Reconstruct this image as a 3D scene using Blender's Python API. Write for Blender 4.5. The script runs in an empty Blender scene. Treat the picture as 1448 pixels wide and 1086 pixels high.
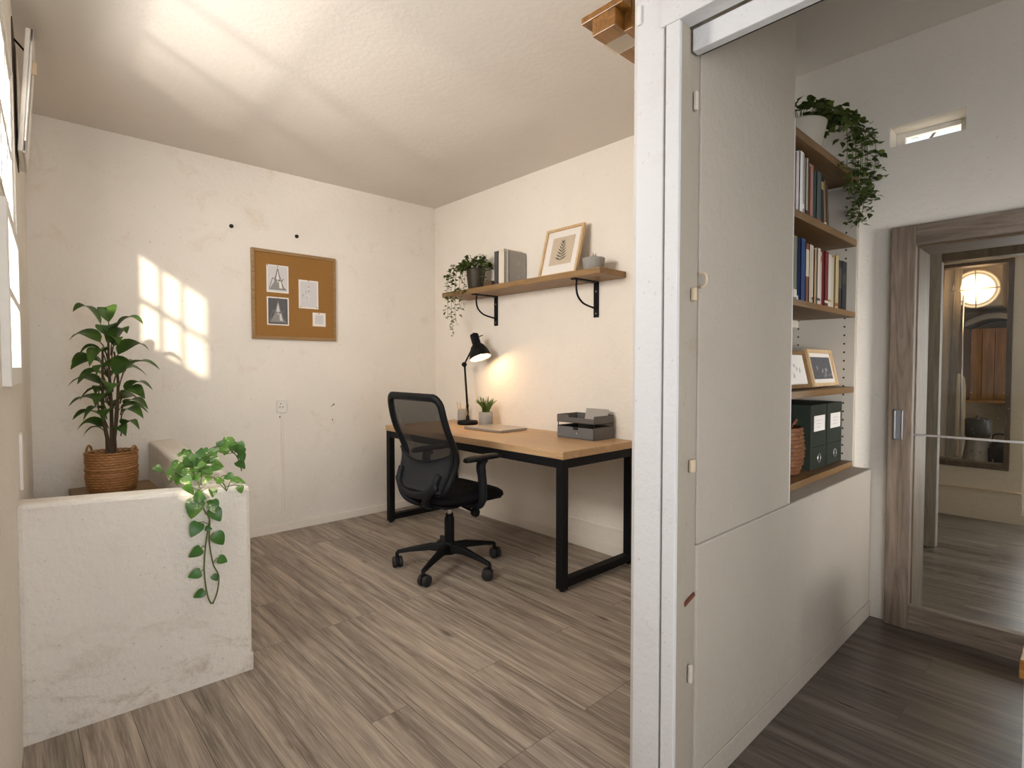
import bpy, bmesh, math, random
from mathutils import Vector, Matrix, noise
R = random.Random(7)
C = bpy.context.scene.collection
PI = math.pi
V = Vector

# ------------------------------------------------------------------ materials
MATS = {}
def new_mat(name):
    m = bpy.data.materials.new(name); m.use_nodes = True
    nt = m.node_tree; b = nt.nodes['Principled BSDF']
    MATS[name] = m
    return m, nt, b
def nd(nt, t, **kw):
    n = nt.nodes.new(t)
    for k, v in kw.items():
        if k.startswith('_'): setattr(n, k[1:], v)
        else: n.inputs[k.replace('__', ' ')].default_value = v
    return n
def lk(nt, a, b): nt.links.new(a, b)
def mixc(nt, fac, a, b, mode='MIX'):
    n = nt.nodes.new('ShaderNodeMix'); n.data_type = 'RGBA'; n.blend_type = mode
    for i, v in ((0, fac), (6, a), (7, b)):
        if hasattr(v, 'is_linked'): lk(nt, v, n.inputs[i])
        else: n.inputs[i].default_value = v if i == 0 else (*v, 1)[:4]
    return n.outputs[2]
def ramp(nt, src, stops):
    n = nt.nodes.new('ShaderNodeValToRGB'); e = n.color_ramp.elements
    while len(e) < len(stops): e.new(0.5)
    for i, (p, c) in enumerate(stops):
        e[i].position = p; e[i].color = (c, c, c, 1) if not hasattr(c, '__len__') else (*c, 1)
    lk(nt, src, n.inputs['Fac']); return n.outputs['Color']
def coords(nt, scale=(1, 1, 1), rot=(0, 0, 0), loc=(0, 0, 0)):
    tc = nt.nodes.new('ShaderNodeTexCoord'); mp = nt.nodes.new('ShaderNodeMapping')
    mp.inputs['Scale'].default_value = scale; mp.inputs['Rotation'].default_value = rot; mp.inputs['Location'].default_value = loc
    lk(nt, tc.outputs['Object'], mp.inputs['Vector']); return mp.outputs['Vector']
def noise_t(nt, vec, scale, detail=4, rough=.55, dist=0):
    n = nd(nt, 'ShaderNodeTexNoise', Scale=scale, Detail=detail, Roughness=rough, Distortion=dist)
    lk(nt, vec, n.inputs['Vector']); return n.outputs['Fac']
def bump(nt, b, h, strength=.2, dist=.01):
    n = nd(nt, 'ShaderNodeBump', Strength=strength, Distance=dist)
    lk(nt, h, n.inputs['Height']); lk(nt, n.outputs['Normal'], b.inputs['Normal'])
def plain(name, col, rough=.5, metal=0, var=.06, scale=30, bmp=0, spec=.5):
    m, nt, b = new_mat(name)
    v = coords(nt); f = noise_t(nt, v, scale)
    lo = tuple(c*(1-var) for c in col); hi = tuple(min(1, c*(1+var)) for c in col)
    lk(nt, mixc(nt, f, lo, hi), b.inputs['Base Color'])
    b.inputs['Roughness'].default_value = rough; b.inputs['Metallic'].default_value = metal
    b.inputs['Specular IOR Level'].default_value = spec
    if bmp: bump(nt, b, f, bmp, .004)
    return m
def plaster(name, col, dirty=.5, rough=.9, bmp=.35, foot=0):
    m, nt, b = new_mat(name)
    v = coords(nt)
    def mul(x, k):
        n = nt.nodes.new('ShaderNodeMath'); n.operation = 'MULTIPLY'; lk(nt, x, n.inputs[0])
        if hasattr(k, 'is_linked'): lk(nt, k, n.inputs[1])
        else: n.inputs[1].default_value = k
        return n.outputs[0]
    big = noise_t(nt, v, 1.3, 5, .6)
    blot = noise_t(nt, v, 5, 8, .7, .5)
    c = mixc(nt, ramp(nt, big, [(.35, 0), (.7, 1)]), col, tuple(x*.94 for x in col))
    c = mixc(nt, mul(ramp(nt, blot, [(.57, 0), (.74, 1)]), .42*dirty), c, (col[0]*.80, col[1]*.72, col[2]*.62))
    scr = noise_t(nt, coords(nt, (1, 1, 3), (.4, .3, .2)), 9, 8, .75, 2.5)
    area_ = noise_t(nt, v, 1.9, 2, .5)
    c = mixc(nt, mul(mul(ramp(nt, scr, [(.62, 0), (.69, 1)]), ramp(nt, area_, [(.52, 0), (.66, 1)])), .55*dirty), c, (col[0]*.62, col[1]*.53, col[2]*.43))
    spk = ramp(nt, noise_t(nt, v, 70, 2, .5), [(.70, 0), (.735, 1)])
    c = mixc(nt, mul(spk, .50*dirty), c, (.36, .28, .2))
    if foot:
        sp = nt.nodes.new('ShaderNodeSeparateXYZ'); tc = nt.nodes.new('ShaderNodeTexCoord'); lk(nt, tc.outputs['Object'], sp.inputs[0])
        low = ramp(nt, sp.outputs['Z'], [(.02, 1), (.42, 0)])
        c = mixc(nt, mul(mul(ramp(nt, noise_t(nt, coords(nt, (1, 1, 1.8)), 6, 7, .7, .8), [(.50, 0), (.66, 1)]), low), foot), c, (.36, .28, .20))
    lk(nt, c, b.inputs['Base Color'])
    b.inputs['Roughness'].default_value = rough; b.inputs['Specular IOR Level'].default_value = .2
    fine = noise_t(nt, v, 38, 6, .6); mid = noise_t(nt, v, 9, 3, .5)
    a = nt.nodes.new('ShaderNodeMath'); a.operation = 'ADD'; lk(nt, fine, a.inputs[0]); lk(nt, mid, a.inputs[1])
    bump(nt, b, a.outputs[0], bmp, .010)
    return m
def wood(name, c1, c2, axis='x', scale=1.0, rough=.5, knots=.5, bmp=.12, spec=.4):
    """long grain along AXIS"""
    m, nt, b = new_mat(name)
    s = {'x': (1.4, 16, 16), 'y': (16, 1.4, 16), 'z': (16, 16, 1.4)}[axis]
    v = coords(nt, tuple(q*scale for q in s))
    g = noise_t(nt, v, 2.2, 6, .62, 1.1)
    s2 = tuple(q*.35*scale for q in s)
    v2 = coords(nt, s2); g2 = noise_t(nt, v2, 1.6, 3, .5, 2.0)
    c = mixc(nt, ramp(nt, g, [(.32, 0), (.68, 1)]), c1, c2)
    d = ramp(nt, g2, [(.62, 0), (.75, 1)])
    n = nt.nodes.new('ShaderNodeMath'); n.operation = 'MULTIPLY'; n.inputs[1].default_value = knots
    lk(nt, d, n.inputs[0])
    c = mixc(nt, n.outputs[0], c, tuple(x*.55 for x in c1))
    lk(nt, c, b.inputs['Base Color']); b.inputs['Roughness'].default_value = rough
    b.inputs['Specular IOR Level'].default_value = spec
    bump(nt, b, g, bmp, .003)
    return m
def floor_mat(name, tone=1.0, rough=.42):
    m, nt, b = new_mat(name)
    v = coords(nt, rot=(0, 0, PI/2))          # brick rows run along world Y
    br = nd(nt, 'ShaderNodeTexBrick', Scale=1.0, Mortar__Size=.0009, Mortar__Smooth=.2, Bias=0, Brick__Width=1.22, Row__Height=.148)
    br.offset = .37; br.offset_frequency = 3
    br.inputs['Color1'].default_value = (0, 0, 0, 1); br.inputs['Color2'].default_value = (1, 1, 1, 1); br.inputs['Mortar'].default_value = (.5, .5, .5, 1)
    lk(nt, v, br.inputs['Vector'])
    tint = br.outputs['Color']
    def n4(scale, sc, detail, dist, w):
        vv = coords(nt, sc)
        n = nt.nodes.new('ShaderNodeTexNoise'); n.noise_dimensions = '4D'
        n.inputs['Scale'].default_value = scale; n.inputs['Detail'].default_value = detail
        n.inputs['Roughness'].default_value = .6; n.inputs['Distortion'].default_value = dist
        mm = nt.nodes.new('ShaderNodeMath'); mm.operation = 'MULTIPLY'; mm.inputs[1].default_value = w
        lk(nt, tint, mm.inputs[0]); lk(nt, mm.outputs[0], n.inputs['W']); lk(nt, vv, n.inputs['Vector'])
        return n.outputs['Fac']
    grain = n4(3.0, (9, .42, 1), 7, 1.0, 23)
    fine = n4(6.0, (34, 1.1, 1), 4, .3, 11)
    figure = n4(1.5, (5, .32, 1), 5, 1.6, 31)
    a = mixc(nt, ramp(nt, grain, [(.34, 0), (.66, 1)]), (.10*tone, .080*tone, .063*tone), (.30*tone, .250*tone, .203*tone))
    a = mixc(nt, ramp(nt, figure, [(.50, 0), (.66, .75)]), a, (.070*tone, .052*tone, .039*tone))
    a = mixc(nt, ramp(nt, fine, [(.50, 0), (.70, .5)]), a, (.40*tone, .345*tone, .295*tone))
    kn = nd(nt, 'ShaderNodeTexVoronoi', Scale=1.0); lk(nt, coords(nt, (6.8, 1.7, 1)), kn.inputs['Vector'])
    a = mixc(nt, ramp(nt, kn.outputs['Distance'], [(.03, .8), (.10, 0)]), a, (.045*tone, .032*tone, .022*tone))
    t2 = ramp(nt, tint, [(0, .86), (1, 1.08)])
    a = mixc(nt, 1.0, a, t2, 'MULTIPLY')
    a = mixc(nt, br.outputs['Fac'], a, (.05, .04, .03))
    lk(nt, a, b.inputs['Base Color'])
    lk(nt, ramp(nt, grain, [(.2, rough-.06), (.8, rough+.10)]), b.inputs['Roughness'])
    b.inputs['Specular IOR Level'].default_value = .32
    h = mixc(nt, br.outputs['Fac'], mixc(nt, .5, grain, fine), (0, 0, 0))
    bump(nt, b, h, .22, .004)
    return m
def glass_mat(name, tint=(1, 1, 1), gloss=.05, dusty=0):
    m, nt, b = new_mat(name); nt.nodes.remove(b)
    t = nd(nt, 'ShaderNodeBsdfTransparent'); t.inputs['Color'].default_value = (*tint, 1)
    g = nd(nt, 'ShaderNodeBsdfGlossy', Roughness=.03)
    mx = nd(nt, 'ShaderNodeMixShader', Fac=gloss); out = nt.nodes['Material Output']
    lk(nt, t.outputs[0], mx.inputs[1]); lk(nt, g.outputs[0], mx.inputs[2])
    if dusty:
        v = coords(nt); sp = noise_t(nt, v, 140, 1, .5)
        d = nd(nt, 'ShaderNodeBsdfDiffuse'); d.inputs['Color'].default_value = (.8, .78, .72, 1)
        sc = noise_t(nt, coords(nt, (1, 5, 3), (.6, .3, 0)), 4, 5, .7, 3)
        k = mixc(nt, .5, ramp(nt, sp, [(.70, 0), (.74, 1)]), ramp(nt, sc, [(.62, 0), (.80, .10)]), 'ADD')
        m2 = nd(nt, 'ShaderNodeMixShader'); mm = nt.nodes.new('ShaderNodeMath'); mm.operation = 'MULTIPLY'; mm.inputs[1].default_value = dusty
        lk(nt, k, mm.inputs[0]); lk(nt, mm.outputs[0], m2.inputs[0]); lk(nt, mx.outputs[0], m2.inputs[1]); lk(nt, d.outputs[0], m2.inputs[2])
        lk(nt, m2.outputs[0], out.inputs['Surface'])
    else: lk(nt, mx.outputs[0], out.inputs['Surface'])
    return m
def emit(name, col, s):
    m, nt, b = new_mat(name)
    b.inputs['Emission Color'].default_value = (*col, 1); b.inputs['Emission Strength'].default_value = s
    b.inputs['Base Color'].default_value = (*col, 1)
    return m
def leaf_mat(name, c1, c2, scale=14, variegated=None, rough=.4):
    m, nt, b = new_mat(name)
    v = coords(nt); f = noise_t(nt, v, scale, 3)
    c = mixc(nt, ramp(nt, f, [(.35, 0), (.65, 1)]), c1, c2)
    if variegated:
        g = noise_t(nt, v, 28, 3, .6); c = mixc(nt, ramp(nt, g, [(.56, 0), (.62, 1)]), c, variegated)
    lk(nt, c, b.inputs['Base Color']); b.inputs['Roughness'].default_value = rough
    b.inputs['Specular IOR Level'].default_value = .35
    # real leaves pass some light
    tr = nd(nt, 'ShaderNodeBsdfTranslucent'); hs = mixc(nt, .5, c, (c2[0]*1.3, c2[1]*1.4, c2[2]*.6)); lk(nt, hs, tr.inputs['Color'])
    mx = nd(nt, 'ShaderNodeMixShader', Fac=.22); out = nt.nodes['Material Output']
    lk(nt, b.outputs[0], mx.inputs[1]); lk(nt, tr.outputs[0], mx.inputs[2]); lk(nt, mx.outputs[0], out.inputs['Surface'])
    return m
def net_mat(name, col, see=.28):
    m, nt, b = new_mat(name)
    b.inputs['Base Color'].default_value = (*col, 1); b.inputs['Roughness'].default_value = .7
    t = nd(nt, 'ShaderNodeBsdfTransparent'); mx = nd(nt, 'ShaderNodeMixShader', Fac=see)
    lk(nt, b.outputs[0], mx.inputs[1]); lk(nt, t.outputs[0], mx.inputs[2]); lk(nt, mx.outputs[0], nt.nodes['Material Output'].inputs['Surface'])
    v = coords(nt); w = nd(nt, 'ShaderNodeTexChecker', Scale=420); lk(nt, v, w.inputs['Vector'])
    lk(nt, mixc(nt, w.outputs['Fac'], tuple(x*.7 for x in col), tuple(x*1.3 for x in col)), b.inputs['Base Color'])
    return m

WALL = plaster('study_plaster', (.84, .795, .725), 1.15, bmp=.5)
WALLR = plaster('right_wall_plaster', (.85, .79, .71), .5)
CEIL = plaster('ceiling_plaster', (.73, .68, .62), .3, bmp=.15)
HALF = plaster('half_wall_plaster', (.79, .75, .685), .8, bmp=.75, foot=.6)
PANELP = plaster('cabinet_wall_paint', (.47, .42, .355), .35, bmp=.5)
HALL = plaster('hall_plaster', (.82, .77, .69), .4)
OLD = plaster('old_stained_plaster', (.66, .60, .50), 1.0)
WHITE = plaster('white_gloss_paint', (.69, .68, .675), .6, rough=.5, bmp=.35)
JAMB = plaster('worn_jamb_paint', (.40, .355, .29), 1.5, rough=.6, bmp=.4)
FLOOR = floor_mat('grey_oak_planks', 1.6)
DESKW = wood('desk_oak', (.44, .27, .135), (.56, .37, .205), 'y', 1, .42, .25)
SHELFW = wood('shelf_oak', (.19, .105, .042), (.30, .18, .078), 'y', 1, .5, .6)
CASEW = wood('bookcase_oak', (.16, .085, .032), (.25, .145, .06), 'x', 1, .5, .6)
BARN = wood('weathered_door_wood', (.105, .075, .052), (.25, .19, .145), 'z', .8, .65, .8, .35)
BARNH = wood('weathered_door_rail_wood', (.115, .085, .063), (.28, .22, .17), 'y', .8, .65, .8, .35)
AMBER = wood('amber_wood', (.17, .068, .013), (.33, .15, .032), 'x', 1.2, .25, .9, spec=.6)
DARKW = wood('dark_frame_wood', (.055, .036, .022), (.11, .075, .045), 'z', 1, .5)
PALEW = wood('pale_frame_wood', (.55, .37, .19), (.68, .49, .28), 'z', 1, .5, .2)
PLANKW = wood('rough_plank_wood', (.16, .10, .05), (.30, .19, .10), 'x', 1, .7)
GREYW = wood('grey_post_wood', (.17, .155, .13), (.30, .28, .24), 'z', 1, .7)
BROWNB = wood('brown_board_wood', (.17, .085, .022), (.30, .155, .045), 'z', .8, .45)
BLACK = plain('black_powder_metal', (.005, .005, .006), .6, 0, .2, spec=.2)
BLKPL = plain('black_plastic', (.0045, .005, .006), .55, 0, .2, spec=.2)
SLATE = plain('slate_plastic', (.007, .008, .011), .55, 0, .15, spec=.25)
FABRIC = plain('black_fabric', (.006, .006, .007), .9, 0, .4, 220, .3, .15)
RUBBER = plain('black_rubber', (.010, .010, .011), .6)
CHROME = plain('brushed_metal', (.62, .62, .63), .28, 1.0)
ALU = plain('laptop_aluminium', (.50, .45, .41), .34, .6, .03)
CONC = plain('grey_concrete', (.30, .285, .265), .75, 0, .12, 40, .2)
CERAM = plain('grey_ceramic', (.34, .315, .285), .6, 0, .06, 60)
BRONZ = plain('dark_bronze_pot', (.055, .042, .026), .55, .2, .25, 20)
CREAMP = plain('cream_pot_glaze', (.50, .46, .38), .6, 0, .08, 20)
SOIL = plain('dark_soil', (.03, .02, .013), .95, 0, .5, 120, .6)
CORK = plain('cork', (.30, .155, .047), .9, 0, .22, 160, .25, .1)
PAPER = plain('white_paper', (.78, .74, .69), .8, 0, .03, 40)
GRYP = plain('grey_print', (.46, .455, .455), .7, 0, .2, 60)
DARKP = plain('dark_print', (.10, .10, .105), .7, 0, .35, 60)
MIDP = plain('mid_print', (.27, .265, .26), .7, 0, .3, 60)
PALEP = plain('pale_print', (.62, .61, .62), .7, 0, .08, 60)
INK = plain('soft_ink', (.18, .17, .16), .8, 0, .3, 80)
BEIGE = plain('beige_print', (.56, .46, .35), .8, 0, .05, 40)
FERN = plain('fern_green_print', (.115, .12, .085), .8, 0, .2, 40)
TRAY = plain('grey_metal_mesh', (.13, .122, .116), .55, .3, .2, 260)
TRAYF = plain('grey_drawer_front', (.155, .155, .16), .5, .2, .1, 100)
GREENF = plain('dark_green_board', (.014, .021, .012), .7, 0, .25, 30)
WHITEP = plain('white_plastic', (.78, .75, .70), .4, 0, .03)
DARK = plain('dark_hole', (.012, .010, .008), .9)
RUST = plain('rust', (.16, .05, .02), .85, .2, .4, 90)
PUTTY = plain('beige_putty', (.60, .48, .33), .7, 0, .15)
BRASS = plain('pin_brass', (.45, .30, .10), .35, .8)
PENCIL = plain('pencil_wood', (.55, .33, .12), .55)
GREYM = plain('dull_grey_pot_metal', (.28, .265, .24), .5, .3, .2)
DIRTYW = plaster('dirty_white', (.62, .56, .47), .9)
GLASS = glass_mat('clear_glass', (1, 1, 1), .04)
DOORG = glass_mat('dusty_door_glass', (.95, .92, .87), .010, .13)
BIGLEAF = leaf_mat('glossy_dark_leaf', (.022, .050, .014), (.075, .15, .026), 9)
POTHOS = leaf_mat('pothos_leaf', (.045, .135, .022), (.13, .26, .045), 16, (.52, .58, .36), .35)
POTHOSD = leaf_mat('pothos_plain_leaf', (.035, .12, .022), (.075, .19, .035), 16, None, .35)
IVY = leaf_mat('ivy_leaf', (.030, .052, .012), (.085, .125, .028), 18)
IVYL = leaf_mat('light_ivy_leaf', (.06, .085, .018), (.17, .20, .05), 18)
GRASS = leaf_mat('spiky_leaf', (.05, .10, .018), (.16, .22, .05), 30)
STEM = plain('green_stem', (.10, .13, .035), .6)
BARK = plain('brown_stem', (.07, .045, .022), .8, 0, .3, 60)
NET = net_mat('black_net', (.006, .006, .007), .17)
BULB = emit('warm_bulb', (1, .72, .40), 26)
SHADEIN = plain('white_shade_lining', (.80, .72, .60), .5)
CAGEL = emit('bulkhead_glow', (1, .84, .60), 1.5)
FROST = emit('glowing_frosted_pane', (1.0, .98, .94), 6)  # emission put in for daylight; the pane itself lights the room
OUTG = leaf_mat('garden_leaf', (.20, .30, .05), (.42, .55, .12), 6)
MIDW = plain('window_paint', (.80, .77, .71), .5)

# ------------------------------------------------------------------ mesh builder
class MB:
    def __init__(s): s.v = []; s.f = []; s.m = []; s.sm = []; s.uv = {}
    def add(s, vs, fs, mi=0, smooth=False, M=None, uvs=None):
        o = len(s.v)
        s.v += [tuple(M @ V(p)) if M is not None else tuple(p) for p in vs]
        for k, f in enumerate(fs):
            s.f.append([i+o for i in f]); s.m.append(mi); s.sm.append(smooth)
            if uvs: s.uv[len(s.f)-1] = uvs[k]
        return s
    def box(s, x0, x1, y0, y1, z0, z1, mi=0, M=None):
        vs = [(x, y, z) for z in (z0, z1) for y in (y0, y1) for x in (x0, x1)]
        fs = [(0, 2, 3, 1), (4, 5, 7, 6), (0, 1, 5, 4), (2, 6, 7, 3), (0, 4, 6, 2), (1, 3, 7, 5)]
        return s.add(vs, fs, mi, False, M)
    def cbox(s, c, size, mi=0, rot=None):
        M = Matrix.Translation(c) @ (rot.to_4x4() if rot is not None else Matrix())
        a, b, d = (q/2 for q in size)
        return s.box(-a, a, -b, b, -d, d, mi, M)
    def prism(s, poly, z0, z1, mi=0, M=None):
        n = len(poly)
        ar = sum(poly[i][0]*poly[(i+1) % n][1]-poly[(i+1) % n][0]*poly[i][1] for i in range(n))
        if ar < 0: poly = poly[::-1]
        vs = [(x, y, z0) for x, y in poly]+[(x, y, z1) for x, y in poly]
        fs = [tuple(range(n))[::-1], tuple(range(n, 2*n))]+[(i, (i+1) % n, n+(i+1) % n, n+i) for i in range(n)]
        return s.add(vs, fs, mi, False, M)
    def tube(s, path, r, n=8, mi=0, cap=True, flat=1.0, ref=None, closed=False):
        P = [V(p) for p in path]; k = len(P); rr = r if hasattr(r, '__len__') else [r]*k
        vs = []; fs = []; prev = None
        for i, p in enumerate(P):
            if closed: t = P[(i+1) % k]-P[i-1]
            else: t = P[min(i+1, k-1)]-P[max(i-1, 0)]
            t = t.normalized() if t.length > 1e-9 else V((0, 0, 1))
            if ref is not None: a = V(ref)-t*t.dot(V(ref))
            elif prev is None:
                q = V((0, 0, 1)) if abs(t.z) < .9 else V((1, 0, 0)); a = q-t*t.dot(q)
            else: a = prev-t*t.dot(prev)
            a.normalize(); prev = a; b = t.cross(a)
            for j in range(n):
                g = 2*PI*j/n; vs.append(p+a*math.cos(g)*rr[i]*flat+b*math.sin(g)*rr[i])
        for i in range(k if closed else k-1):
            for j in range(n):
                i2 = (i+1) % k
                fs.append((i*n+j, i*n+(j+1) % n, i2*n+(j+1) % n, i2*n+j))
        if cap and not closed: fs += [tuple(range(n))[::-1], tuple(range((k-1)*n, k*n))]
        return s.add(vs, fs, mi, True)
    def lathe(s, prof, n=24, c=(0, 0, 0), mi=0, M=None, scale=(1, 1), uv=False):
        """profile [(r, z)...] revolved about z; closed ends where r == 0"""
        vs = []; fs = []; uvs = []; k = len(prof)
        for r, z in prof:
            for j in range(n):
                g = 2*PI*j/n; vs.append((c[0]+max(r, 1e-5)*math.cos(g)*scale[0], c[1]+max(r, 1e-5)*math.sin(g)*scale[1], c[2]+z))
        for i in range(k-1):
            for j in range(n):
                fs.append((i*n+j, i*n+(j+1) % n, (i+1)*n+(j+1) % n, (i+1)*n+j))
                uvs.append([(j/n, prof[i][1]*2), ((j+1)/n, prof[i][1]*2), ((j+1)/n, prof[i+1][1]*2), (j/n, prof[i+1][1]*2)])
        return s.add(vs, fs, mi, True, M, uvs if uv else None)
    def leaf(s, base, ctrl, tip, w, prof, mi=0, up=(0, 0, 1), fold=.18, n=8):
        b, c, t = V(base), V(ctrl), V(tip); vs = []; fs = []
        for i in range(n+1):
            u = i/n; p = b*(1-u)**2+c*2*u*(1-u)+t*u*u
            d = ((c-b)*(1-u)+(t-c)*u); d = d.normalized() if d.length > 1e-9 else V((1, 0, 0))
            side = d.cross(V(up)); side = side.normalized() if side.length > 1e-4 else V((1, 0, 0))
            nn = side.cross(d); ww = w*prof(u)
            for q in (-1, -.5, 0, .5, 1): vs.append(p+side*ww*q+nn*(abs(q)*ww*fold))
        for i in range(n):
            for j in range(4): fs.append((i*5+j, i*5+j+1, (i+1)*5+j+1, (i+1)*5+j))
        return s.add(vs, fs, mi, True)
    def build(s, name, mats, parent=None, bevel=0, origin=None, seg=2):
        if not isinstance(mats, (list, tuple)): mats = [mats]
        me = bpy.data.meshes.new(name)
        off = V(origin) if origin is not None else (V(parent['_o']) if parent is not None and '_o' in parent else V((0, 0, 0)))
        me.from_pydata([tuple(V(p)-off) for p in s.v], [], s.f)
        for m in mats: me.materials.append(m)
        me.polygons.foreach_set('material_index', s.m); me.polygons.foreach_set('use_smooth', s.sm)
        if s.uv:
            l = me.uv_layers.new(name='UVMap')
            for pi, uvs in s.uv.items():
                p = me.polygons[pi]
                for li, q in zip(p.loop_indices, uvs): l.data[li].uv = q
        me.update()
        o = bpy.data.objects.new(name, me); C.objects.link(o)
        if parent is not None:
            o.parent = parent
            o['_o'] = tuple(off)
        elif origin is not None:
            o.location = origin; o['_o'] = tuple(off)
        if bevel:
            bv = o.modifiers.new('bevel', 'BEVEL'); bv.width = bevel; bv.segments = seg; bv.limit_method = 'ANGLE'; bv.angle_limit = .7
        return o
def tag(o, label, cat, group=None, kind=None):
    o['label'] = label; o['category'] = cat
    if group: o['group'] = group
    if kind: o['kind'] = kind
    return o
def thing(name, label, cat, loc=(0, 0, 0), rz=0, group=None, local=False):
    o = bpy.data.objects.new(name, None); C.objects.link(o); o.empty_display_size = .05
    o.location = loc; o.rotation_euler = (0, 0, rz)
    o['_o'] = (0, 0, 0) if local else tuple(loc)
    return tag(o, label, cat, group)
def struct(name, mb, mats, bevel=0, parent=None):
    o = mb.build(name, mats, parent, bevel)
    if parent is None: o['kind'] = 'structure'
    return o
def weave(mb, prof, rows, stakes, amp, c, n=96):
    """woven basket wall: rows of strands passing over and under upright stakes"""
    z0, z1 = prof[0][1], prof[-1][1]
    def rad(z):
        for (ra, za), (rb, zb) in zip(prof[:-1], prof[1:]):
            if za <= z <= zb: return ra+(rb-ra)*(z-za)/max(1e-6, zb-za)
        return prof[-1][0]
    vs = []; fs = []; K = rows*3+1; uv = []
    for i in range(K):
        z = z0+(z1-z0)*i/(K-1); q = (i % 3)/3; row = i//3
        for j in range(n):
            a = 2*PI*j/n; bulge = (0 if i % 3 == 0 else 1)*amp*(.55+.45*math.cos(stakes*a+PI*(row % 2)))
            r = rad(z)+bulge-amp*.4; vs.append((c[0]+r*math.cos(a), c[1]+r*math.sin(a), c[2]+z))
    for i in range(K-1):
        for j in range(n): fs.append((i*n+j, i*n+(j+1) % n, (i+1)*n+(j+1) % n, (i+1)*n+j))
    return mb.add(vs, fs, 0, True)
def weavemat(name, c1, c2, rows):
    m, nt, b = new_mat(name); v = coords(nt, (1, 1, 4))
    f = noise_t(nt, v, 35, 4, .6); cc_ = mixc(nt, ramp(nt, f, [(.3, 0), (.7, 1)]), c1, c2)
    tc = nt.nodes.new('ShaderNodeTexCoord'); sx = nt.nodes.new('ShaderNodeSeparateXYZ'); lk(nt, tc.outputs['Object'], sx.inputs[0])
    k = nt.nodes.new('ShaderNodeMath'); k.operation = 'MULTIPLY_ADD'; k.inputs[1].default_value = rows[0]; k.inputs[2].default_value = rows[1]; lk(nt, sx.outputs['Z'], k.inputs[0])
    fr = nt.nodes.new('ShaderNodeMath'); fr.operation = 'FRACT'; lk(nt, k.outputs[0], fr.inputs[0])
    gap = ramp(nt, fr.outputs[0], [(.0, 1), (.16, 0), (.84, 0), (1.0, 1)])
    lk(nt, mixc(nt, gap, cc_, tuple(x*.28 for x in c1)), b.inputs['Base Color'])
    b.inputs['Roughness'].default_value = .55; bump(nt, b, noise_t(nt, coords(nt, (1, 1, 8)), 60, 2), .4, .003); return m
def smoothpath(pts, n=6):
    P = [V(p) for p in pts]; out = []
    for i in range(len(P)-1):
        p0, p1, p2, p3 = P[max(i-1, 0)], P[i], P[i+1], P[min(i+2, len(P)-1)]
        for k in range(n):
            t = k/n
            out.append(.5*((2*p1)+(p2-p0)*t+(2*p0-5*p1+4*p2-p3)*t*t+(3*p1-p0-3*p2+p3)*t**3))
    out.append(P[-1]); return out

WICKW = weavemat('brown_wicker_strands', (.25, .10, .028), (.46, .225, .075), (15/.198, -.002*15/.198))
WICKX = weavemat('red_wicker_strands', (.12, .043, .015), (.23, .095, .036), (12/.203, -.002*12/.203))
# ------------------------------------------------------------------ the setting
YB, XD, HC = 4.10, 2.85, 2.64      # back wall, desk wall, study ceiling
XP, YJ = 1.28, .75                 # face of the doorway partition, jamb / cabinet wall
XM, HR = 3.08, 2.745               # hall end wall, hall ceiling
XF = 5.70                          # wall of the room beyond the glazed door
def xl(y): return -.095+.046*y     # left wall runs slightly skew

struct('floor', MB().prism([(-.25, -2.2), (1.336, -2.2), (1.336, .89), (2.0, 1.25), (2.97, 1.25), (2.97, 4.3), (-.25, 4.3)], -.08, 0), FLOOR)
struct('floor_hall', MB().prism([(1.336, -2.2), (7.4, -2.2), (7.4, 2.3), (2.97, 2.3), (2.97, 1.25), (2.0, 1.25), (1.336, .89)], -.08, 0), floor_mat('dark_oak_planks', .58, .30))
struct('trim_15', MB().box(1.315, 1.357, -1.75, YJ, 0, .004), plain('threshold_metal', (.30, .27, .22), .4, .7), .001)
struct('ceiling', MB().prism([(-.25, -2.2), (1.36, -2.2), (1.36, .9), (2.0, 1.25), (2.95, 1.25), (2.95, 4.25), (-.25, 4.25)], HC, HC+.1), CEIL)
struct('wall_back', MB().box(-.2, 3.0, YB, YB+.12, 0, HC), WALL)
struct('wall_right', MB().box(XD, XD+.12, 1.3, YB, 0, HC), WALLR)
# left wall with three openings, 3 cm thick boards
WY0, WY1, WZ0, WZ1 = 1.74, 2.80, 1.70, 2.32   # upper vent opening
LY0, LY1, LZ0, LZ1 = 1.84, 2.46, 1.17, 1.64   # lower frosted window
NY0, NY1, NZ0, NZ1 = .18, 1.25, .95, 2.15     # near window beside the camera
wl = MB()
def lw(y0, y1, z0, z1, t=.03):
    wl.prism([(xl(y0), y0), (xl(y1), y1), (xl(y1)-t, y1), (xl(y0)-t, y0)], z0, z1)
QY0, QY1, QZ0, QZ1 = -1.65, -.35, .70, 1.56   # second window beside the camera
lw(-2.2, QY0, 0, HC); lw(QY0, QY1, 0, QZ0); lw(QY0, QY1, QZ1, HC); lw(QY1, NY0, 0, HC); lw(NY0, NY1, 0, NZ0); lw(NY0, NY1, NZ1, HC); lw(NY1, WY0, 0, HC)
lw(WY0, WY1, WZ1, HC); lw(WY0, WY1, LZ1, WZ0); lw(WY0, WY1, 0, LZ0); lw(WY0, LY0, LZ0, LZ1); lw(LY1, WY1, LZ0, LZ1); lw(WY1, YB+.05, 0, HC)
struct('wall_left', wl, WALL)
struct('wall_rear', MB().box(-.3, XM+.1, -2.2, -2.1, 0, HR), WALL)
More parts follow.
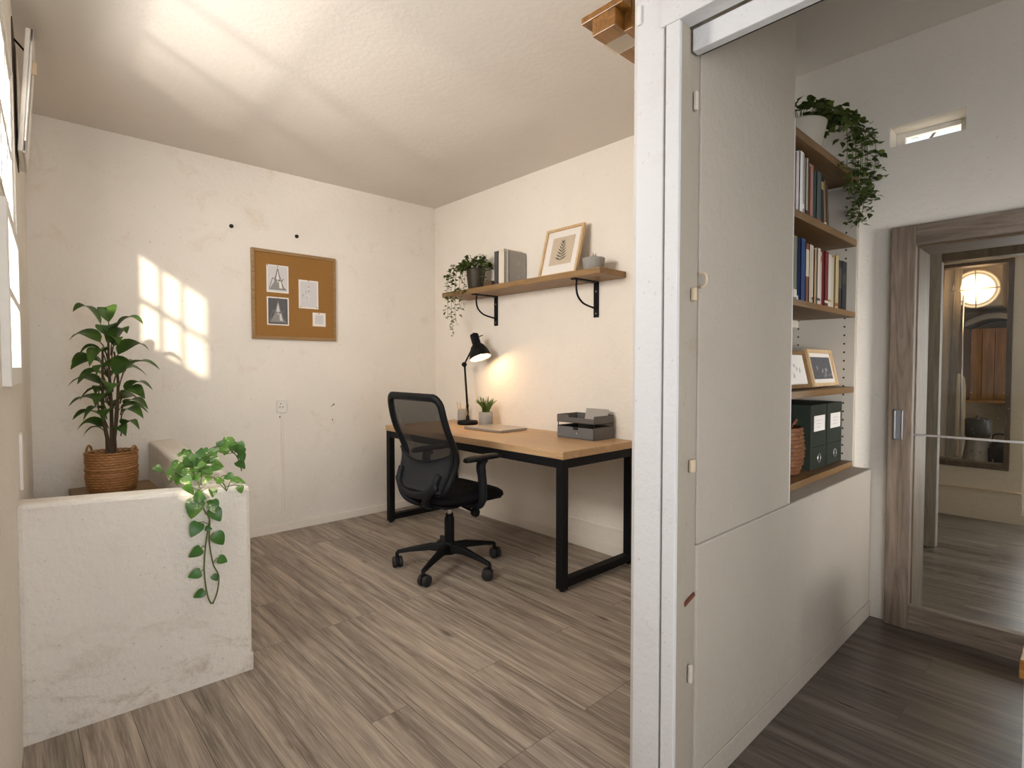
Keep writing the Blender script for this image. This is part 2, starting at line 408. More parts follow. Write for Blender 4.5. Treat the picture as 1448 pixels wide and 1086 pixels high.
# unseen blocker added to keep low sun off the near window; slot suns the vine
sun_block = MB()
sun_block.box(-.80, -.11, -.02, .02, 0, 1.345).box(-.80, -.11, -.02, .02, 1.425, 2.9).box(-.44, -.11, -.02, .02, 1.345, 1.425).box(-.80, -.70, -.02, .02, 1.345, 1.425)
o = struct('sun_blocker', sun_block, HALL)
struct('sun_blocker_rear', MB().box(-.95, -.22, -1.80, -1.74, 0, 2.9), HALL)  # second unseen blocker, added to keep sun out of the side window

# plaster half wall, an L round the stair corner; the tops sag a little to the right
hw = MB()
ft = [(.008, 2.322), (.70, 2.300), (.70, 2.43), (.60, 2.432), (.012, 2.44)]
def slab(poly, z0, tops):
    n = len(poly)
    vs = [(x, y, z0) for x, y in poly]+[(x, y, t) for (x, y), t in zip(poly, tops)]
    hw.add(vs, [tuple(range(n))[::-1], tuple(range(n, 2*n))]+[(i, (i+1) % n, n+(i+1) % n, n+i) for i in range(n)])
L = [(.008, 2.322), (.703, 2.300), (.79, 4.10), (.645, 4.10), (.572, 2.425), (.012, 2.44)]
slab(L, 0, [.785, .745, .752, .752, .750, .780])
o = struct('wall_low', hw, HALF, .016)
# stone-like lip at the foot
struct('trim_1', MB().prism([(.011, 2.3205), (.7045, 2.2982), (.7045, 2.305), (.011, 2.33)], 0, .072), HALF, .001)

# desk-wall end and the doorway partition
struct('wall_front', MB().prism([(1.39, .90), (1.39, .94), (2.0, 1.3), (2.97, 1.3), (2.97, 1.2), (1.9, 1.2), (1.39, .87)], 0, HR), WALL)
pp = MB()
pp.prism([(XP, YJ+.048), (XP, .880), (XP+.014, .899), (XP+.11, .899), (XP+.11, YJ+.048)], 0, HC)
pp.box(XP, XP+.11, -2.1, -1.75, 0, HR+.1).box(XP, XP+.11, -1.75, YJ+.048, 2.215, HR+.1)
struct('wall_partition', pp, WHITE, .003)
cas = MB().box(XP-.004, XP+.010, YJ, YJ+.040, 0, 2.107)
struct('trim_16', MB().box(XP+.0102, XP+.051, YJ+.001, YJ+.044, 0, 2.107), JAMB, .002)
struct('trim_2', cas, WHITE, .003)                                    # upright casing, a dark gap beside it
struct('trim_3', MB().box(XP-.006, XP+.05, -1.75, YJ+.055, 2.107, 2.212), WHITE, .003)    # head casing
struct('trim_4', MB().box(XP+.054, XP+.112, YJ+.005, YJ+.046, 0, 2.107), JAMB, .004)  # stop strip
struct('trim_5', MB().box(XP+.056, XP+.086, -1.75, YJ-.002, 2.046, 2.104), WHITE, .003)  # sliding track board
struct('trim_6', MB().box(XP-.004, XP+.112, -1.83, -1.75, 0, 2.107), WHITE, .003)
struct('trim_10', MB().box(XP+.09, XP+.112, -1.75, YJ-.001, 2.06, 2.107), DARK)

# hall: cabinet wall, end wall, ceiling
cw = MB().prism([(1.392, YJ), (XM, YJ), (XM, 1.15), (1.95, 1.15), (1.392, .87)], 0, .725)
struct('wall_cabinet', cw, PANELP, .006)
struct('door_2', MB().box(1.394, 2.052, YJ+.002, YJ+.030, .727, HR-.002), PANELP, .003)
struct('trim_7', MB().box(2.0525, 2.066, YJ+.004, YJ+.075, .727, 2.10), WHITE, .002)
struct('baseboard_cabinet', MB().box(1.394, XM-.001, YJ-.005, YJ, 0, .075), PANELP, .002)
struct('ceiling_hall', MB().prism([(1.388, -2.2), (XM+.22, -2.2), (XM+.22, 1.32), (1.95, 1.32), (1.388, .90)], HR, HR+.1), HALL)
HF = 2.16   # lower roof of the room beyond
struct('ceiling_far', MB().box(XM+.22, 7.0, -2.2, 2.2, HF, HF+.08), HALL)
DZ, DY = 1.775, .59    # opening behind the glazed door
em = MB()
SY0, SY1, SZ0, SZ1 = .424, .704, 2.253, 2.349
T = .22
em.box(XM, XM+T, DY, 1.3, 0, SZ0).box(XM, XM+T, SY1, 1.3, SZ0, SZ1).box(XM, XM+T, -2.1, SY0, SZ0, SZ1)
em.box(XM, XM+T, -2.1, 1.3, SZ1, HR).box(XM, XM+T, -2.1, DY, DZ, SZ0).box(XM, XM+T, -2.1, -.55, 0, DZ)
struct('wall_end', em, HALL)
struct('trim_13', MB().box(XM-.004, XM+T+.004, DY-.012, DY-.0005, 0, DZ), wood('lining_wood', (.10, .078, .055), (.19, .15, .11), 'z', 1, .6), .002)
struct('trim_14', MB().box(XM-.004, XM+T+.004, -.55, DY-.012, DZ-.012, DZ-.0005), wood('lining_head_wood', (.10, .078, .055), (.19, .15, .11), 'y', 1, .6), .002)
# slot window in the end wall
wf = MB()
for a in ((SY0+.035, SY1-.035, SZ1-.022, SZ1), (SY0+.035, SY1-.035, SZ0, SZ0+.014), (SY0, SY0+.035, SZ0, SZ1), (SY1-.035, SY1, SZ0, SZ1)):
    wf.box(XM+.13, XM+.16, *a)
w3 = struct('window_3', wf, MIDW, .002)
MB().box(XM+.143, XM+.147, SY0+.03, SY1-.03, SZ0+.01, SZ1-.02).build('pane', GLASS, w3)

# room beyond the glazed door
struct('wall_passage', MB().box(XM+T, 4.56, .81, .90, 0, HF), OLD)
struct('trim_8', MB().box(4.56, 4.64, .735, .90, 0, HF), GREYW, .004)
pb = MB().box(4.56, 4.64, -2.1, .735, 1.915, 2.02)
struct('trim_9', pb, DARKW, .004)
struct('wall_lintel', MB().box(4.57, 4.63, -2.1, .735, 2.02, HF), OLD)
OY0, OY1, OZ0, OZ1 = .47, .985, .43, 2.06
fw = MB()
fw.box(XF, XF+.1, OY1, 2.2, 0, HF).box(XF, XF+.1, OY0-.0, OY1, 0, OZ0).box(XF, XF+.1, OY0, OY1, OZ1, HF)
fw.box(XF, XF+.1, .395, OY0, 0, HF).box(XF, XF+.1, -.75, .395, 0, .08).box(XF, XF+.1, -.75, .395, 2.0, HF).box(XF, XF+.1, -2.1, -.75, 0, HF)
struct('wall_far', fw, OLD)
struct('baseboard_far', MB().box(XF-.015, XF, .395, 2.2, .235, .25), PUTTY, .003)
of = MB().box(XF-.02, XF+.1, OY0, OY0+.035, OZ0, OZ1).box(XF-.02, XF+.1, OY1-.025, OY1, OZ0, OZ1).box(XF-.018, XF+.098, OY0+.001, OY1-.001, OZ0-.02, OZ0+.025).box(XF-.018, XF+.098, OY0+.001, OY1-.001, OZ1-.03, OZ1-.001)
struct('window_4', of, DARKW, .004)
nf = MB()
for a in ((-.75, -.71, .08, 2.0), (.355, .395, .08, 2.0), (-.71, .355, .08, .13), (-.71, .355, 1.96, 2.0), (-.20, -.16, .13, 1.96)): nf.box(XF+.02, XF+.07, *a)
w5 = struct('window_5', nf, MIDW, .003)
MB().box(XF+.043, XF+.047, -.72, .36, .12, 1.98).build('pane', GLASS, w5)
struct('wall_alcove', MB().box(6.76, 6.85, -.2, 1.6, 0, HF), OLD)
struct('wall_alcove_left', MB().box(XF+.1, 6.75, 1.5, 1.6, 0, HF), OLD)
struct('wall_alcove_right', MB().box(XF+.1, 6.75, .24, .30, 0, HF), OLD)
struct('wall_plinth', MB().box(XF+.1, 6.75, .30, 1.5, 0, .419), OLD)
struct('wall_side', MB().box(XM+T, XF, -2.2, -2.1, 0, HF).box(XM+T, XF, 2.1, 2.2, 0, HF).box(3.0, XM+T, 1.2, 2.2, 0, HF), OLD)

# baseboards of the study
struct('baseboard_back', MB().box(.80, XD, YB-.012, YB, 0, .058), WALLR, .003)
struct('baseboard_right', MB().box(XD-.012, XD, 1.32, YB-.012, 0, .072), WALLR, .003)
struct('trim_11', MB().box(XD-.006, XD, 1.32, YB, .165, .185), WALLR, .003)

# ---- windows of the left wall
def lp(y, z, d): return (xl(y)+d, y, z)
def lbar(mb, y0, y1, z0, z1, d0, d1, mi=0):
    mb.add([lp(y, z, d) for d in (d0, d1) for z in (z0, z1) for y in (y0, y1)],
           [(0, 1, 3, 2), (4, 6, 7, 5), (0, 4, 5, 1), (2, 3, 7, 6), (0, 2, 6, 4), (1, 5, 7, 3)], mi)
wfr = MB()
for a in ((WY0+.012, WY1-.012, WZ0, WZ0+.012), (WY0+.012, WY1-.012, WZ1-.012, WZ1), (WY0, WY0+.012, WZ0, WZ1), (WY1-.012, WY1, WZ0, WZ1)): lbar(wfr, *a, -.045, .004)
w1 = struct('window_1', wfr, MIDW, .002)
sash = MB(); gl = MB()
SA, SB, SC, SD = WY0+.012, WY1-.012, WZ0+.012, WZ1-.012
for a in ((SA, SA+.03, SC, SD), (SB-.03, SB, SC, SD), ): lbar(sash, *a, -.020, -.004)
for a in ((SA+.03, SB-.03, SC, SC+.03), (SA+.03, SB-.03, SD-.03, SD), (SA+.03, SB-.03, 1.985, 2.020)): lbar(sash, *a, -.0185, -.0055)
for k in (1, 2): y = 1.87+(2.77-1.87)*k/3; lbar(sash, y-.021, y+.021, SC, SD, -.020, -.004)
sash.build('sash', MIDW, w1, .002)
lbar(gl, SA+.02, SB-.02, SC+.02, SD-.02, -.013, -.010); gl.build('pane', GLASS, w1)
# vent hatch farther along the left wall: dark recess, white flap hinged at the foot
HY0, HY1, HZ0, HZ1 = 2.88, 3.20, 2.06, 2.57
vh = thing('vent_hatch', 'white tilted vent flap over a dark opening high on the left wall', 'vent hatch', lp(3.08, HZ0, 0))
rc = MB()
lbar(rc, HY0, HY1, HZ0, HZ1, .0005, .004); rc.build('dark_opening', DARKW, vh)
def tilt(y, z, d): k = (z-HZ0)/(HZ1-HZ0); return (xl(y)+d+.008+.035*k, y, z)
def tbar(mb, y0, y1, z0, z1, d0, d1):
    mb.add([tilt(y, z, d) for d in (d0, d1) for z in (z0, z1) for y in (y0, y1)],
           [(0, 1, 3, 2), (4, 6, 7, 5), (0, 4, 5, 1), (2, 3, 7, 6), (0, 2, 6, 4), (1, 5, 7, 3)])
fl = MB(); tbar(fl, HY0+.01, HY1-.01, HZ0+.005, HZ1-.02, 0, .016); fl.build('flap', MIDW, vh, .003)
fl = MB()
for a in ((HY0+.01, HY1-.01, HZ0+.005, HZ0+.05), (HY0+.01, HY1-.01, HZ1-.07, HZ1-.02), (HY0+.01, HY0+.06, HZ0, HZ1-.02), (HY1-.06, HY1-.01, HZ0, HZ1-.02)): tbar(fl, *a, .017, .024)
fl.build('flap_frame', MIDW, vh, .002)
MB().cbox(tilt(2.95, 2.42, .03), (.018, .016, .05)).build('latch', PUTTY, vh, .004)
MB().tube([tilt(3.0, 2.5, 0), lp(3.0, 2.54, .002)], .004, 6).build('stay', BLACK, vh)
lf = MB()
for a in ((LY0+.04, LY1-.04, LZ0, LZ0+.05), (LY0+.04, LY1-.04, LZ1-.04, LZ1), (LY0, LY0+.04, LZ0, LZ1), (LY1-.04, LY1, LZ0, LZ1), (LY0+.04, LY1-.04, 1.40, 1.425)): lbar(lf, *a, -.02, .018)
w2 = struct('window_2', lf, MIDW, .003)
p = MB(); lbar(p, LY0+.03, LY1-.03, LZ0+.03, LZ1-.03, -.012, -.008); p.build('pane', FROST, w2)
nf2 = MB()
for a in ((NY0+.05, NY1-.05, NZ0, NZ0+.05), (NY0+.05, NY1-.05, NZ1-.05, NZ1), (NY0, NY0+.05, NZ0, NZ1), (NY1-.05, NY1, NZ0, NZ1), ((NY0+NY1)/2-.02, (NY0+NY1)/2+.02, NZ0, NZ1)): lbar(nf2, *a, -.02, .012)
w6 = struct('window_6', nf2, MIDW, .003)
p = MB(); lbar(p, NY0+.04, NY1-.04, NZ0+.04, NZ1-.04, -.006, -.003); p.build('pane', GLASS, w6)

qf = MB()
for a in ((QY0+.05, QY1-.05, QZ0, QZ0+.05), (QY0+.05, QY1-.05, QZ1-.05, QZ1), (QY0, QY0+.05, QZ0, QZ1), (QY1-.05, QY1, QZ0, QZ1), (-1.02, -.98, QZ0, QZ1)): lbar(qf, *a, -.02, .012)
w7 = struct('window_7', qf, MIDW, .003)
p = MB(); lbar(p, QY0+.04, QY1-.04, QZ0+.04, QZ1-.04, -.006, -.003); p.build('pane', GLASS, w7)

# ---- glazed sliding door leaning on the end wall
d1 = MB().box(XM-.052, XM-.006, .583, .677, .006, 1.865)
d1o = struct('door_1', d1, BARN, .003)
MB().box(XM-.050, XM-.006, -.46, .583, 1.772, 1.865).build('top_rail', BARNH, d1o, .003)
MB().box(XM-.050, XM-.006, -.46, .583, .006, .118).build('bottom_rail', BARNH, d1o, .003)
MB().box(XM-.052, XM-.006, -.555, -.46, .006, 1.865).build('stile', BARN, d1o, .003)
MB().box(XM-.034, XM-.029, -.45, .575, .115, 1.775).build('pane', DOORG, d1o)
MB().box(XM-.039, XM-.025, -.45, .578, .906, .914).build('glazing_bar', CHROME, d1o)
h = MB()
for a in ((.617, .6235, .882, 1.022), (.646, .6525, .882, 1.022), (.617, .6525, .882, .8885), (.617, .6525, 1.0155, 1.022)): h.box(XM-.057, XM-.05, *a)
ho = h.build('handle', CHROME, d1o, .001)
MB().box(XM-.0545, XM-.051, .6235, .646, .8885, 1.0155).build('recess', plain('grey_recess', (.22, .22, .235), .4, .5), ho)

# ------------------------------------------------------------------ desk
dk = thing('desk', 'oak topped desk with black steel frame against the right wall', 'desk', (2.5, 2.86, 0))
DX0, DX1, DY0, DY1, DT = 2.165, 2.838, 1.94, 3.80, .765
MB().box(DX0, DX1, DY0, DY1, DT-.042, DT).build('tabletop', DESKW, dk, .003)
rail = MB()
rail.box(DX0+.006, DX0+.036, DY0+.045, DY1-.045, DT-.092, DT-.043); rail.build('front_rail', BLACK, dk, .002)
MB().box(DX1-.036, DX1-.006, DY0+.045, DY1-.045, DT-.092, DT-.043).build('rear_rail', BLACK, dk, .002)
for y0 in (DY0+.004, DY1-.054):
    fr = MB().box(DX0+.004, DX0+.049, y0, y0+.05, .012, DT-.043)
    fr.build('leg', BLACK, dk, .002)
    MB().box(DX1-.053, DX1-.008, y0, y0+.05, .012, DT-.043).build('leg', BLACK, dk, .002)
    MB().box(DX0+.049, DX1-.053, y0, y0+.05, .022, .066).build('foot_rail', BLACK, dk, .002)
    MB().box(DX0+.049, DX1-.053, y0, y0+.05, DT-.092, DT-.043).build('end_rail', BLACK, dk, .002)
    for x in (DX0+.026, DX1-.03): MB().lathe([(0, 0), (.014, 0), (.014, .012), (0, .012)], 12, (x, y0+.025, 0)).build('foot', RUBBER, dk)

# ------------------------------------------------------------------ office chair (local: faces +X)
ch = thing('office_chair', 'black swivel office chair with net back pulled up to the desk', 'chair', (1.955, 2.675, 0), math.radians(1), local=True)
bs = MB().lathe([(0, .085), (.036, .085), (.040, .10), (.040, .15), (.030, .165), (.028, .165)], 20)
bs.build('hub', BLKPL, ch)
for k in range(5):
    a = math.radians(-1+63+72*k); d = V((math.cos(a), math.sin(a), 0)); q = V((-d.y, d.x, 0))
    lg = MB(); sec = [(.028, .125, .030, .026), (.12, .127, .024, .020), (.24, .108, .020, .013), (.325, .090, .016, .010)]
    vs = []; fs = []
    for r, z, w, hh in sec:
        c = d*r
        vs += [c+q*w+V((0, 0, z-hh)), c-q*w+V((0, 0, z-hh)), c-q*w*.55+V((0, 0, z+hh)), c+q*w*.55+V((0, 0, z+hh))]
    for i in range(3):
        for j in range(4): fs.append((i*4+j, i*4+(j+1) % 4, (i+1)*4+(j+1) % 4, (i+1)*4+j))
    fs += [(3, 2, 1, 0), (12, 13, 14, 15)]
    lg.add(vs, fs); leg = lg.build('leg', BLKPL, ch, .006)
    ca = MB(); c = d*.322; sw = a+1.1+.9*k; dd = V((math.cos(sw), math.sin(sw), 0)); ax = V((-dd.y, dd.x, 0))
    ca.tube([c+V((0, 0, .088)), c+V((0, 0, .052))], .011, 10)
    ca.tube([c+ax*-.008+dd*.012+V((0, 0, .036)), c+ax*.008+dd*.012+V((0, 0, .036))], .031, 14)
    co = ca.build('caster', BLKPL, leg)
    for s in (-1, 1):
        w = MB(); cc = c+dd*.012+V((0, 0, .033)); w.tube([cc+ax*s*.008, cc+ax*s*.012, cc+ax*s*.026, cc+ax*s*.029], [.030, .033, .033, .027], 20)
        w.build('wheel', RUBBER, leg)
MB().lathe([(.028, .16), (.030, .165), (.030, .30), (.024, .315), (.024, .33)], 20).build('column_shroud', BLKPL, ch)
MB().lathe([(.014, .30), (.014, .40)], 16).build('gas_column', CHROME, ch)
me = MB().box(-.10, .14, -.09, .09, .385, .425).box(-.16, -.05, -.05, .05, .38, .42).box(-.04, .04, -.05, .05, .365, .39)
me.build('tilt_mechanism', BLKPL, ch, .008)
kn = MB().tube([(.03, -.09, .385), (.03, -.205, .372)], .008, 8); ko = kn.build('lever', BLKPL, ch)
MB().tube([(.03, -.19, .372), (.03, -.197, .372), (.03, -.222, .370), (.03, -.230, .370)], [.018, .026, .026, .018], 16).build('knob', BLKPL, ko)
# seat cushion: rounded superellipse grid with a waterfall front
st = MB(); n, k = 40, 7; vs = []; fs = []
for i in range(k):
    t = i/(k-1); z = .425+.075*t; inset = {0: .05, 1: .012, 2: 0, 3: 0, 4: .006, 5: .03, 6: .09}[i]
    for j in range(n):
        a = 2*PI*j/n; ca_, sa_ = math.cos(a), math.sin(a)
        x = (.255-inset)*math.copysign(abs(ca_)**.55, ca_); y = (.252-inset)*math.copysign(abs(sa_)**.55, sa_)
        zz = z-(.030 if x > 0 else 0)*max(0, (x-.10)/.155)**2*1.0+.012*(abs(y)/.25)**2*(t)
        vs.append((x+.045, y, zz))
for i in range(k-1):
    for j in range(n): fs.append((i*n+j, i*n+(j+1) % n, (i+1)*n+(j+1) % n, (i+1)*n+j))
fs += [tuple(range(n))[::-1], tuple(range((k-1)*n, k*n))]
st.add(vs, fs, 0, True); st.build('seat', FABRIC, ch)
MB().prism([(-.18, -.2), (.25, -.2), (.27, 0), (.25, .2), (-.18, .2), (-.2, 0)], .418, .432).build('seat_pan', BLKPL, ch, .006)
# back: net panel in a curved frame
def bx(z):   # depth of the back at height z: leans back, bulges forward at the lumbar
    return -.235+.055*math.exp(-((z-.70)/.14)**2)-.17*max(0, z-.70)-.05*max(0, .60-z)
def bw(z):   # half width
    t = (z-.50)/.56
    return .222+.040*math.sin(min(1, max(0, t))*PI*.75)-.010*max(0, t-.6)
loop = []
zb, zt = .515, 1.052
def rim():
    pts = []
    for i in range(14): z = zb+.05+(zt-zb-.11)*i/13; pts.append((-bw(z), z))
    w = bw(zt-.06)
    for i in range(1, 6): a = PI-PI/2*i/6; pts.append((-w+.06+.06*math.cos(a), zt-.06+.06*math.sin(a)))
    for i in range(0, 6): a = PI/2-PI/2*i/6; pts.append((w-.06+.06*math.cos(a), zt-.06+.06*math.sin(a)))
    for i in range(13, -1, -1): z = zb+.05+(zt-zb-.11)*i/13; pts.append((bw(z), z))
    w = bw(zb+.05)
    for i in range(1, 6): a = -PI/2*i/6; pts.append((w-.05+.05*math.cos(a), zb+.05+.05*math.sin(a)))
    for i in range(0, 6): a = -PI/2-PI/2*i/6; pts.append((-w+.05+.05*math.cos(a), zb+.05+.05*math.sin(a)))
    return pts
rp = rim()
MB().tube([(bx(z)-.020*0-(.035*(abs(y)/.24)**2*-1), y, z) for y, z in rp], .023, 10, closed=True, flat=.75, ref=(1, 0, 0)).build('back_frame', BLKPL, ch)
nt_ = MB(); NY, NZ = 12, 18; vs = []; fs = []
for i in range(NZ+1):
    z = zb+.01+(zt-zb-.02)*i/NZ
    hwid = bw(z)
    if z > zt-.06: hwid = bw(zt-.06)-.06+math.sqrt(max(0, .06**2-(z-(zt-.06))**2))
    if z < zb+.05: hwid = bw(zb+.05)-.05+math.sqrt(max(0, .05**2-(z-(zb+.05))**2))
    for j in range(NY+1):
        y = hwid*(2*j/NY-1); vs.append((bx(z)+.035*(abs(y)/.24)**2+.004, y, z))
for i in range(NZ):
    for j in range(NY): fs.append((i*(NY+1)+j, i*(NY+1)+j+1, (i+1)*(NY+1)+j+1, (i+1)*(NY+1)+j))
nt_.add(vs, fs, 0, True); nt_.build('backrest_net', NET, ch)
# lumbar cradle behind the net and the J-shaped carrier under the seat
lu = MB(); vs = []; fs = []; k = 0
for dx in (-.022, -.034):
    for i in range(9):
        z = .520+.035*i/8*6.2
        hwid = bw(z)-.004
        for j in range(11):
            y = hwid*(2*j/10-1); cut = .055*(1-(abs(y)/hwid)**2)*(i/8)
            vs.append((bx(z)+dx+.035*(abs(y)/.24)**2, y, z-cut))
for s in range(2):
    o_ = s*99
    for i in range(8):
        for j in range(10):
            q = (o_+i*11+j, o_+i*11+j+1, o_+(i+1)*11+j+1, o_+(i+1)*11+j); fs.append(q if s else q[::-1])
for i in range(8): fs += [(i*11, (i+1)*11, 99+(i+1)*11, 99+i*11), (i*11+10, 99+i*11+10, 99+(i+1)*11+10, (i+1)*11+10)]
for j in range(10): fs += [(j, 99+j, 99+j+1, j+1), (88+j, 88+j+1, 99+88+j+1, 99+88+j)]
lu.add(vs, fs, 0, True); lu.build('lumbar_support', net_mat('slate_net', (.011, .0125, .016), .12), ch)
for s in (-1, 1):
    MB().tube(smoothpath([(bx(.62)-.015, s*.19, .62), (bx(.55)-.02, s*.17, .545), (-.245, s*.10, .46), (-.17, s*.05, .412), (-.08, s*.035, .402)], 5), [.017]*21, 10, flat=1.3).build('back_carrier', SLATE, ch)
MB().tube(smoothpath([(bx(.56)-.018, -.20, .56), (-.262, -.11, .505), (-.268, 0, .492), (-.262, .11, .505), (bx(.56)-.018, .20, .56)], 5), .022, 10, flat=.7, ref=(1, 0, 0)).build('lower_yoke', SLATE, ch)
for s in (-1, 1):
    ar = MB().tube(smoothpath([(.02, s*.13, .412), (.03, s*.235, .418), (.03, s*.272, .455), (.028, s*.276, .56), (.022, s*.270, .655), (.05, s*.262, .683)], 5), [.018]*10+[.022]*8+[.024]*8, 10, flat=1.35)
    arm = ar.build('armrest', SLATE, ch)
    pd = MB(); vs = []; fs = []
    for i, (x, w, z, t) in enumerate([(-.085, .022, .690, .010), (-.07, .036, .694, .015), (0, .042, .697, .017), (.09, .042, .699, .017), (.15, .036, .698, .016), (.168, .022, .694, .010)]):
        for j in range(12):
            a = 2*PI*j/12; vs.append((x, s*.262+w*math.cos(a), z+t*math.sin(a)))
    for i in range(5):
        for j in range(12): fs.append((i*12+j, i*12+(j+1) % 12, (i+1)*12+(j+1) % 12, (i+1)*12+j))
    fs += [tuple(range(12))[::-1], tuple(range(60, 72))]
    pd.add(vs, fs, 0, True); pd.build('arm_pad', BLKPL, arm)

# ------------------------------------------------------------------ desk lamp
LX, LY = 2.675, 3.41
lm = thing('desk_lamp', 'black adjustable desk lamp switched on at the far end of the desk', 'lamp', (LX, LY, DT))
MB().lathe([(0, 0), (.078, 0), (.082, .006), (.082, .022), (.076, .030), (.02, .032), (.014, .05), (.012, .07), (0, .07)], 28, (LX, LY, DT)).build('base', BLACK, lm)
E1 = V((LX+.002, LY+.045, 1.240)); J1 = V((LX, LY-.085, 1.395))
arm1 = MB().tube([(LX, LY, DT+.06), (LX-.004, LY-.012, DT+.11), (LX+.004, LY+.012, DT+.12), E1], .0055, 8)
arm1.tube([(LX, LY-.006, DT+.12), E1+V((.012, .004, -.01))], .004, 8)
arm1.build('lower_arm', BLACK, lm)
MB().tube([E1, J1], .0065, 8).build('upper_arm', BLACK, lm)
MB().tube([E1+V((-.014, -.014, 0)), E1+V((.014, .014, 0))], .019, 14).build('elbow_joint', BLACK, lm)
ax = V((.03, -.36, -.90)).normalized()
HB = J1+V((-.002, -.018, .035))
Mq = Matrix.Translation(HB) @ V((0, 0, -1)).rotation_difference(ax).to_matrix().to_4x4()
sh = MB().lathe([(0, .060), (.006, .060), (.007, .052), (.030, .047), (.034, .040), (.034, -.035), (.040, -.042), (.052, -.055), (.068, -.085), (.078, -.115), (.084, -.145), (.0855, -.150), (.083, -.150), (.076, -.112), (.064, -.082), (.046, -.056), (.03, -.045), (0, -.045)], 30, M=Mq)
so = MB(); so.v, so.f, so.sm = sh.v, sh.f, sh.sm; so.m = [1 if i//30 >= 12 else 0 for i in range(len(sh.f))]
so.build('lamp_shade', [BLACK, SHADEIN], lm)
MB().tube([J1+V((0, .0, 0)), HB+ax*-.0+V((0, 0, .0))], .011, 10).build('head_joint', BLACK, lm)
BC = HB+ax*.095
bl = MB(); bl.lathe([(0, -.032), (.015, -.028), (.024, -.012), (.026, .004), (.020, .020), (.012, .032), (.012, .044), (0, .044)], 18, M=Matrix.Translation(BC) @ V((0, 0, -1)).rotation_difference(ax).to_matrix().to_4x4())
bl.build('bulb', BULB, lm)
MB().tube([HB+ax*-.03+V((.03, -.02, 0)), HB+ax*-.03+V((.055, -.035, .01))], .004, 6).build('switch', BLACK, lm)

# pencil cup + pencils
cx, cy = 2.755, 3.585
cup = tag(MB().lathe([(0, .002), (.036, 0), (.038, .004), (.038, .105), (.035, .107), (.033, .103), (.033, .008), (0, .008)], 24, (cx, cy, DT)).build('pencil_cup', CONC, origin=(cx, cy, DT)), 'grey cylindrical pencil cup beside the desk lamp base', 'cup')
for i, (a, b, c, d, col, lab) in enumerate([(-.020, .012, -.032, .030, PENCIL, 'light wooden pencil in the grey cup, leaning farthest left'), (.004, .016, -.006, .022, PENCIL, 'light wooden pencil standing nearly upright in the grey cup'), (.012, -.008, .030, -.024, PENCIL, 'light wooden pencil in the grey cup leaning right behind the lamp arm'), (.020, -.016, .040, -.040, BARK, 'dark brown pencil in the grey cup leaning farthest right')]):
    p0 = V((cx+a*.6, cy+b*.6, DT+.012)); p1 = V((cx+c, cy+d, DT+.168-.006*i))
    pr = tag(MB().tube([p0, p0.lerp(p1, .93)], .0038, 6).build('pencil', col, origin=tuple(p0)), lab, 'pencil', 'pencils in the grey cup')
    t = MB(); t.v = []; t.tube([p0.lerp(p1, .93), p1], [.0038, .0008], 6); t.build('pencil_tip', PENCIL, pr)

# succulent pot
gx, gy = 2.70, 3.215
gp = thing('potted_succulent', 'small spiky green plant in a grey pot between lamp and laptop', 'plant', (gx, gy, DT))
MB().lathe([(0, 0), (.050, 0), (.053, .004), (.056, .108), (.053, .110), (.050, .106), (.050, .09), (0, .09)], 28, (gx, gy, DT)).build('pot', CERAM, gp)
MB().lathe([(0, .092), (.0495, .09)], 20, (gx, gy, DT)).build('soil', SOIL, gp)
lv = MB()
for i in range(60):
    a = R.uniform(0, 2*PI); sp = R.uniform(.15, 1); l = R.uniform(.12, .165)*(1-.12*sp)
    d = V((math.cos(a), math.sin(a), 0)); b = V((gx, gy, DT+.092))+d*R.uniform(0, .022)
    lv.leaf(b, b+V((0, 0, l*.6))+d*l*.18*sp, b+V((0, 0, l*(1-.30*sp)))+d*l*.62*sp, .0068, lambda u: (1-u)**.6*(.7+.5*u), 0, fold=.5, up=(-d.y, d.x, .3), n=5)
lv.build('foliage', GRASS, gp)

# laptop
lp_ = thing('laptop', 'closed thin aluminium laptop lying on the desk', 'laptop', (2.60, 2.99, DT), math.radians(2), local=True)
MB().box(-.135, .135, -.195, .195, .002, .011).build('base', ALU, lp_, .004)
MB().box(-.135, .135, -.195, .195, .0118, .0185).build('lid', ALU, lp_, .003)
for x in (-.11, .11):
    for y in (-.16, .16): MB().lathe([(0, 0), (.007, 0), (.007, .0025), (0, .0025)], 8, (x, y, 0)).build('foot', RUBBER, lp_)

# file tray organiser
tx0, tx1, ty0, ty1 = 2.625, 2.825, 2.10, 2.405
tr = thing('desk_organiser', 'dark grey desk organiser with a drawer and an open paper tray above', 'desk organiser', ((tx0+tx1)/2, (ty0+ty1)/2, DT))
z0 = DT
b = MB().box(tx0+.004, tx1, ty0, ty0+.003, z0+.002, z0+.078).box(tx0+.004, tx1, ty1-.003, ty1, z0+.002, z0+.078).box(tx1-.003, tx1, ty0, ty1, z0+.002, z0+.078).box(tx0+.004, tx1, ty0, ty1, z0, z0+.004)
b.build('drawer_case', TRAY, tr, .001)
dr = MB().box(tx0-.002, tx0+.004, ty0+.004, ty1-.004, z0+.006, z0+.074); dro = dr.build('drawer', TRAYF, tr, .002)
MB().box(tx0-.0035, tx0-.001, 2.225, 2.265, z0+.058, z0+.074).build('finger_notch', DARK, dro)
MB().tube([(tx0-.001, 2.235, z0+.036), (tx0-.006, 2.235, z0+.036)], .005, 10).build('knob', CHROME, dro)
u = MB(); zt0 = z0+.100
